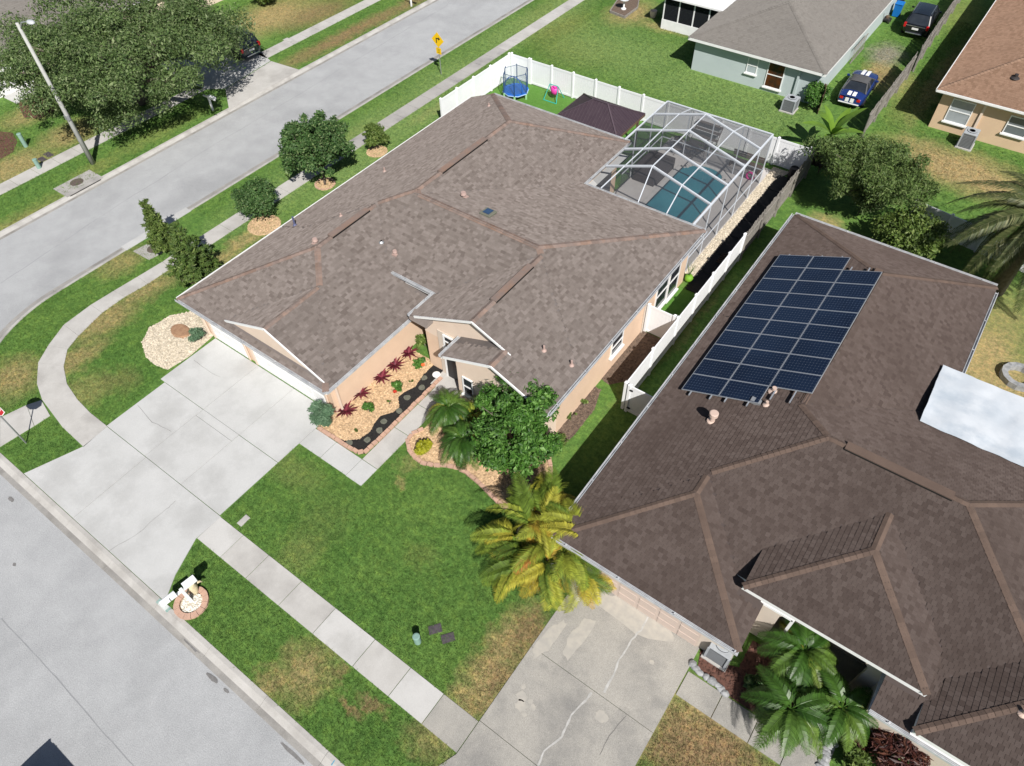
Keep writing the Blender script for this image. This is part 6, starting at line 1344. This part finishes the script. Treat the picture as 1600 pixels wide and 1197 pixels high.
# banana
bt = thing('banana_plant', 'banana plant with broad yellow green leaves at the fence end', 'plant', (*W(1288, 243), 0)); o = WORLD[bt.name]
mb = MB(); mb.tube([(0, 0, 0), (0, 0, .9), (.05, 0, 1.6)], [.12, .1, .06], 8); mb.build('stem', mk('banana_stem', (.16, .2, .05), rough=.6), bt, world=False)
def banana_leaf(L, w_, bend):
    mb = MB(); n = 8; vs_ = []
    for i in range(n+1): f = i/n; p = Vector((L*math.sin(bend*f)/bend, 0, L*(1-math.cos(bend*f))/bend*-1+L*.0)); ww = w_*math.sin(math.pi*min(1, .06+f*.94))**.7; vs_ += [p+Vector((0, -ww, .10*ww)), p, p+Vector((0, ww, .10*ww))]
    mb.add(vs_, [q for i in range(n) for q in ((3*i, 3*i+1, 3*i+4, 3*i+3), (3*i+1, 3*i+2, 3*i+5, 3*i+4))]); return mb.mesh('leaf', L_ban)
bm_ = [banana_leaf(2.5, .32, .9), banana_leaf(2.0, .28, .6)]
for i in range(9): child('leaf', bm_[i % 2], bt, (.03, 0, 1.5), (0, -1.35+.13*i, i*2.4+.5))
bush('dark dry vine clump at the foot of the banana plant', (1278, 270), .8, 1.6, 2600, .16, mk_leaf('dry_vine', (.03, .025, .018), (.07, .055, .04)), 50)
tc = W(1362, 270, 3.0); tree('feathery_tree', 'feathery light green tree behind the solar roof house', 'tree', W(1378, 318), (tc[0], tc[1], 2.9), (3.9, 2.8, 1.9), 110, .62, 36000, .17, L_feath, 18, .12, shell=.25, aspect=.3, droop=.3)
bush('olive green bush over the back gutter of the solar roof', (1408, 405), 2.1, 2.7, 11000, .17, L_bush, 19, 30); bush('dark green shrub in front of the shaded pale fence', (1340, 335), 1.4, 2.4, 6000, .16, L_oak, 20, 26)
# red leaved shrub and grasses at the lower right
bush('dark red leaved shrub below the low porch gutter', (1385, 1180), .95, 1.4, 2600, .26, L_rust, 25, 24, aspect=.22, up=.9); bush('dark leafy groundcover in shade beside the porch step', (1335, 1165), .6, .6, 1500, .16, L_rust, 26, 14, aspect=.3)
bush('grey green shrub overlapping the bottom edge by the rocks', (1330, 1200), .6, .8, 1500, .14, L_bush, 27, 14)
bush('green groundcover in shade of the palm and cabinet', (1180, 1075), .5, .5, 900, .16, L_myrtle, 28, 12)
# weeds along the side wall, shrubs at the top of the street
for k, (px, r_, s_) in enumerate((((890, 655), .35, 1), ((912, 633), .2, 2), ((878, 692), .35, 3))): bush(['low weeds at the foot of the peach wall near the tree', 'tiny weeds at the foot of the peach wall farther back', 'low weeds where the tree bed meets the wall'][k], px, r_, .35, 350, .09, L_bush, 60+s_, 7)
for k, (px, r_, h, mt) in enumerate((((418, 6), 1.4, 1.8, L_bush), ((470, -14), 2.3, 3.2, L_oak), ((548, -12), 1.8, 2.8, L_oak))): bush(['light green bush at the top edge above the dry lawn', 'dark tree edge at the top above the dry lawn', 'dark bush at the top edge beside the far sidewalk'][k], px, r_, h, 6000, .2, mt, 70+k, 26)
bush('tall pale grass clump at the red mulch bed', (70, 176), .35, .5, 500, .3, L_bush, 75, 7, aspect=.1, up=.9)
rosette('potted_plant', 'spiky plant in the tall pale pot', (1019, 22), 18, .5, .03, L_palm, 80, None, .9)

# ------------------------------------------------------------------ grass blades and street wear
def tufts(name, label, pgs, dens, seed, hmin=.03, hmax=.085):
    pts = np.array(sum([scatter(pg, dens, seed+i) for i, pg in enumerate(pgs)], [])); n = len(pts); r = np.random.default_rng(seed); nb = 4
    P = np.repeat(pts, nb, 0)+r.normal(size=(n*nb, 2))*.02; a = r.uniform(0, 2*np.pi, n*nb); h = r.uniform(hmin, hmax, n*nb); ln = r.uniform(.3, 1.4, n*nb)*h; wd = r.uniform(.006, .013, n*nb)
    V = np.zeros((n*nb, 3, 3)); V[:, 0, 0] = P[:, 0]-np.sin(a)*wd; V[:, 0, 1] = P[:, 1]+np.cos(a)*wd; V[:, 1, 0] = P[:, 0]+np.sin(a)*wd; V[:, 1, 1] = P[:, 1]-np.cos(a)*wd
    V[:, 2, 0] = P[:, 0]+np.cos(a)*ln; V[:, 2, 1] = P[:, 1]+np.sin(a)*ln; V[:, 2, 2] = h
    me = bpy.data.meshes.new(name); N_ = n*nb; me.vertices.add(N_*3); me.vertices.foreach_set('co', V.astype(np.float32).ravel()); me.loops.add(N_*3); me.loops.foreach_set('vertex_index', np.arange(N_*3, dtype=np.int32))
    me.polygons.add(N_); me.polygons.foreach_set('loop_start', np.arange(0, N_*3, 3, dtype=np.int32)); me.polygons.foreach_set('loop_total', np.full(N_, 3, dtype=np.int32)); me.materials.append(lawn_mat); me.update(calc_edges=True)
    o = bpy.data.objects.new(name, me); COL.objects.link(o); return tag(o, label, None, None, 'stuff')
bedge = [W(*p) for p in edge_pts[:13]]
A_ = [(-18.9, 4.37), (-5.22, 4.37), (-5.22, 10.9), (-7.2, 11.4)] + bedge[::-1] + [(-15.1, 11.2), (-15.1, 8.84), (-18.97, 8.84)]
tufts('grass', 'mown grass of the front lawn', [A_], 260, 1)
tufts('grass', 'grass of the strip between the sidewalk and front kerb', [[(-17.5, .67), (-5.6, .67), (-5.22, 3.1), (-18.85, 3.1), (-18.2, 1.6)]], 260, 2)
Cin = [W(*b) for a, b in pairs]
Cpg = Cin + [(-27.2, 4.5), (-27.5, 7.6)] + poly([(262, 580), (243, 571), (228, 558), (222, 536), (233, 513), (265, 493), (300, 484)]) + [(-28.7, 11.0), (-28.7, 13.5), (-33.8, 13.8)]
Dpg = arc(7.45, 180, 262, 12)+[W(80, 650), W(131, 697), W(38, 742)]
Dpg = arc(7.45, 180, 232, 10)+[W(0, 652), W(64, 623)]+[W(*a) for a, b in pairs[:8]][::-1]+[(-35.05, 14.2), (-37.5, 14.2)]
tufts('grass', 'grass of the corner lawn inside the curved sidewalk', [Cpg], 200, 3); tufts('grass', 'grass between the curved kerb and curved sidewalk', [Dpg, [W(2, 700), W(79, 652), W(129, 698), W(38, 741)]], 200, 5)
tufts('grass', 'grass of the verge along the side street', [[(-37.5, 17.4), (-35.05, 17.4), (-35.05, 62), (-37.5, 62)], [(-33.8, 14.5), (-28.7, 14.5), (-28.7, 33.7), (-31.2, 33.7), (-31.2, 62), (-33.8, 62)]], 110, 7, .04, .1)
tufts('grass', 'grass of the open lawn before the pale green house', [[(-31, 42), (-10.4, 42), (-10.6, 50.3), (-20.5, 50.3), (-20.5, 55), (-31, 60)]], 70, 9, .05, .12)
tufts('grass', 'dry grass beside the old driveway and walkway', [[(-.08, 4), (4, 4), (4, 9.0), (-.08, 9.0)]], 260, 11)
tufts('grass', 'rough grass across the side street', [[(-49.1, 5), (-45.6, 5), (-45.6, 26), (-49.1, 26)], [(-60, 5), (-50.4, 5), (-50.4, 22), (-60, 22)], [(-49.1, 34), (-45.6, 34), (-45.6, 64), (-49.1, 64)], [(-60, 36), (-50.4, 36), (-50.4, 60), (-60, 60)]], 60, 13, .05, .13)
tufts('grass', 'rough dry grass around the tan house', [[(-6.2, 43), (8, 43), (8, 51.5), (-3.4, 51.8), (-3.9, 70), (-6.2, 70)], [(-10.2, 51), (-7, 58), (-7, 66), (-10.2, 74)]], 60, 15, .05, .12)
seam = mk('asphalt_seam', (.235, .24, .245), (.27, .275, .28), 5., .95); oil = mk('asphalt_stain', (.27, .272, .275), (.31, .315, .32), 5., .95)
def road_strip(pxs, w_, m_, name='road_seam'):
    o = strip(name, m_, pxs, w_, -.112); struct(o); return o
road_strip(multi([(0, 965), (60, 1030), (110, 1085), (165, 1150), (215, 1205)], 6, .8, 41), .035, seam)
road_strip(multi([(20, 560), (110, 470), (250, 385), (400, 290), (560, 185), (720, 80), (850, 0)], 8, .7, 42), .04, seam)
road_strip(multi([(0, 440), (150, 340), (300, 245), (450, 155), (600, 65), (700, 5)], 8, .7, 43), .03, seam)
for i, (px, rx, ry) in enumerate((((300, 1005), .55, .14), ((330, 1058), .30, .08), ((352, 1078), .14, .05), ((455, 1175), .6, .06), ((20, 880), .1, .06), ((15, 778), .2, .08))):
    o = blob('road_stain', mk('damp_stain', (.15, .145, .14), (.20, .195, .19), 8., .9), px, rx, ry, -.100 if i < 3 else -.111, None, 0., 70+i, amp=.15, n=24); struct(o)
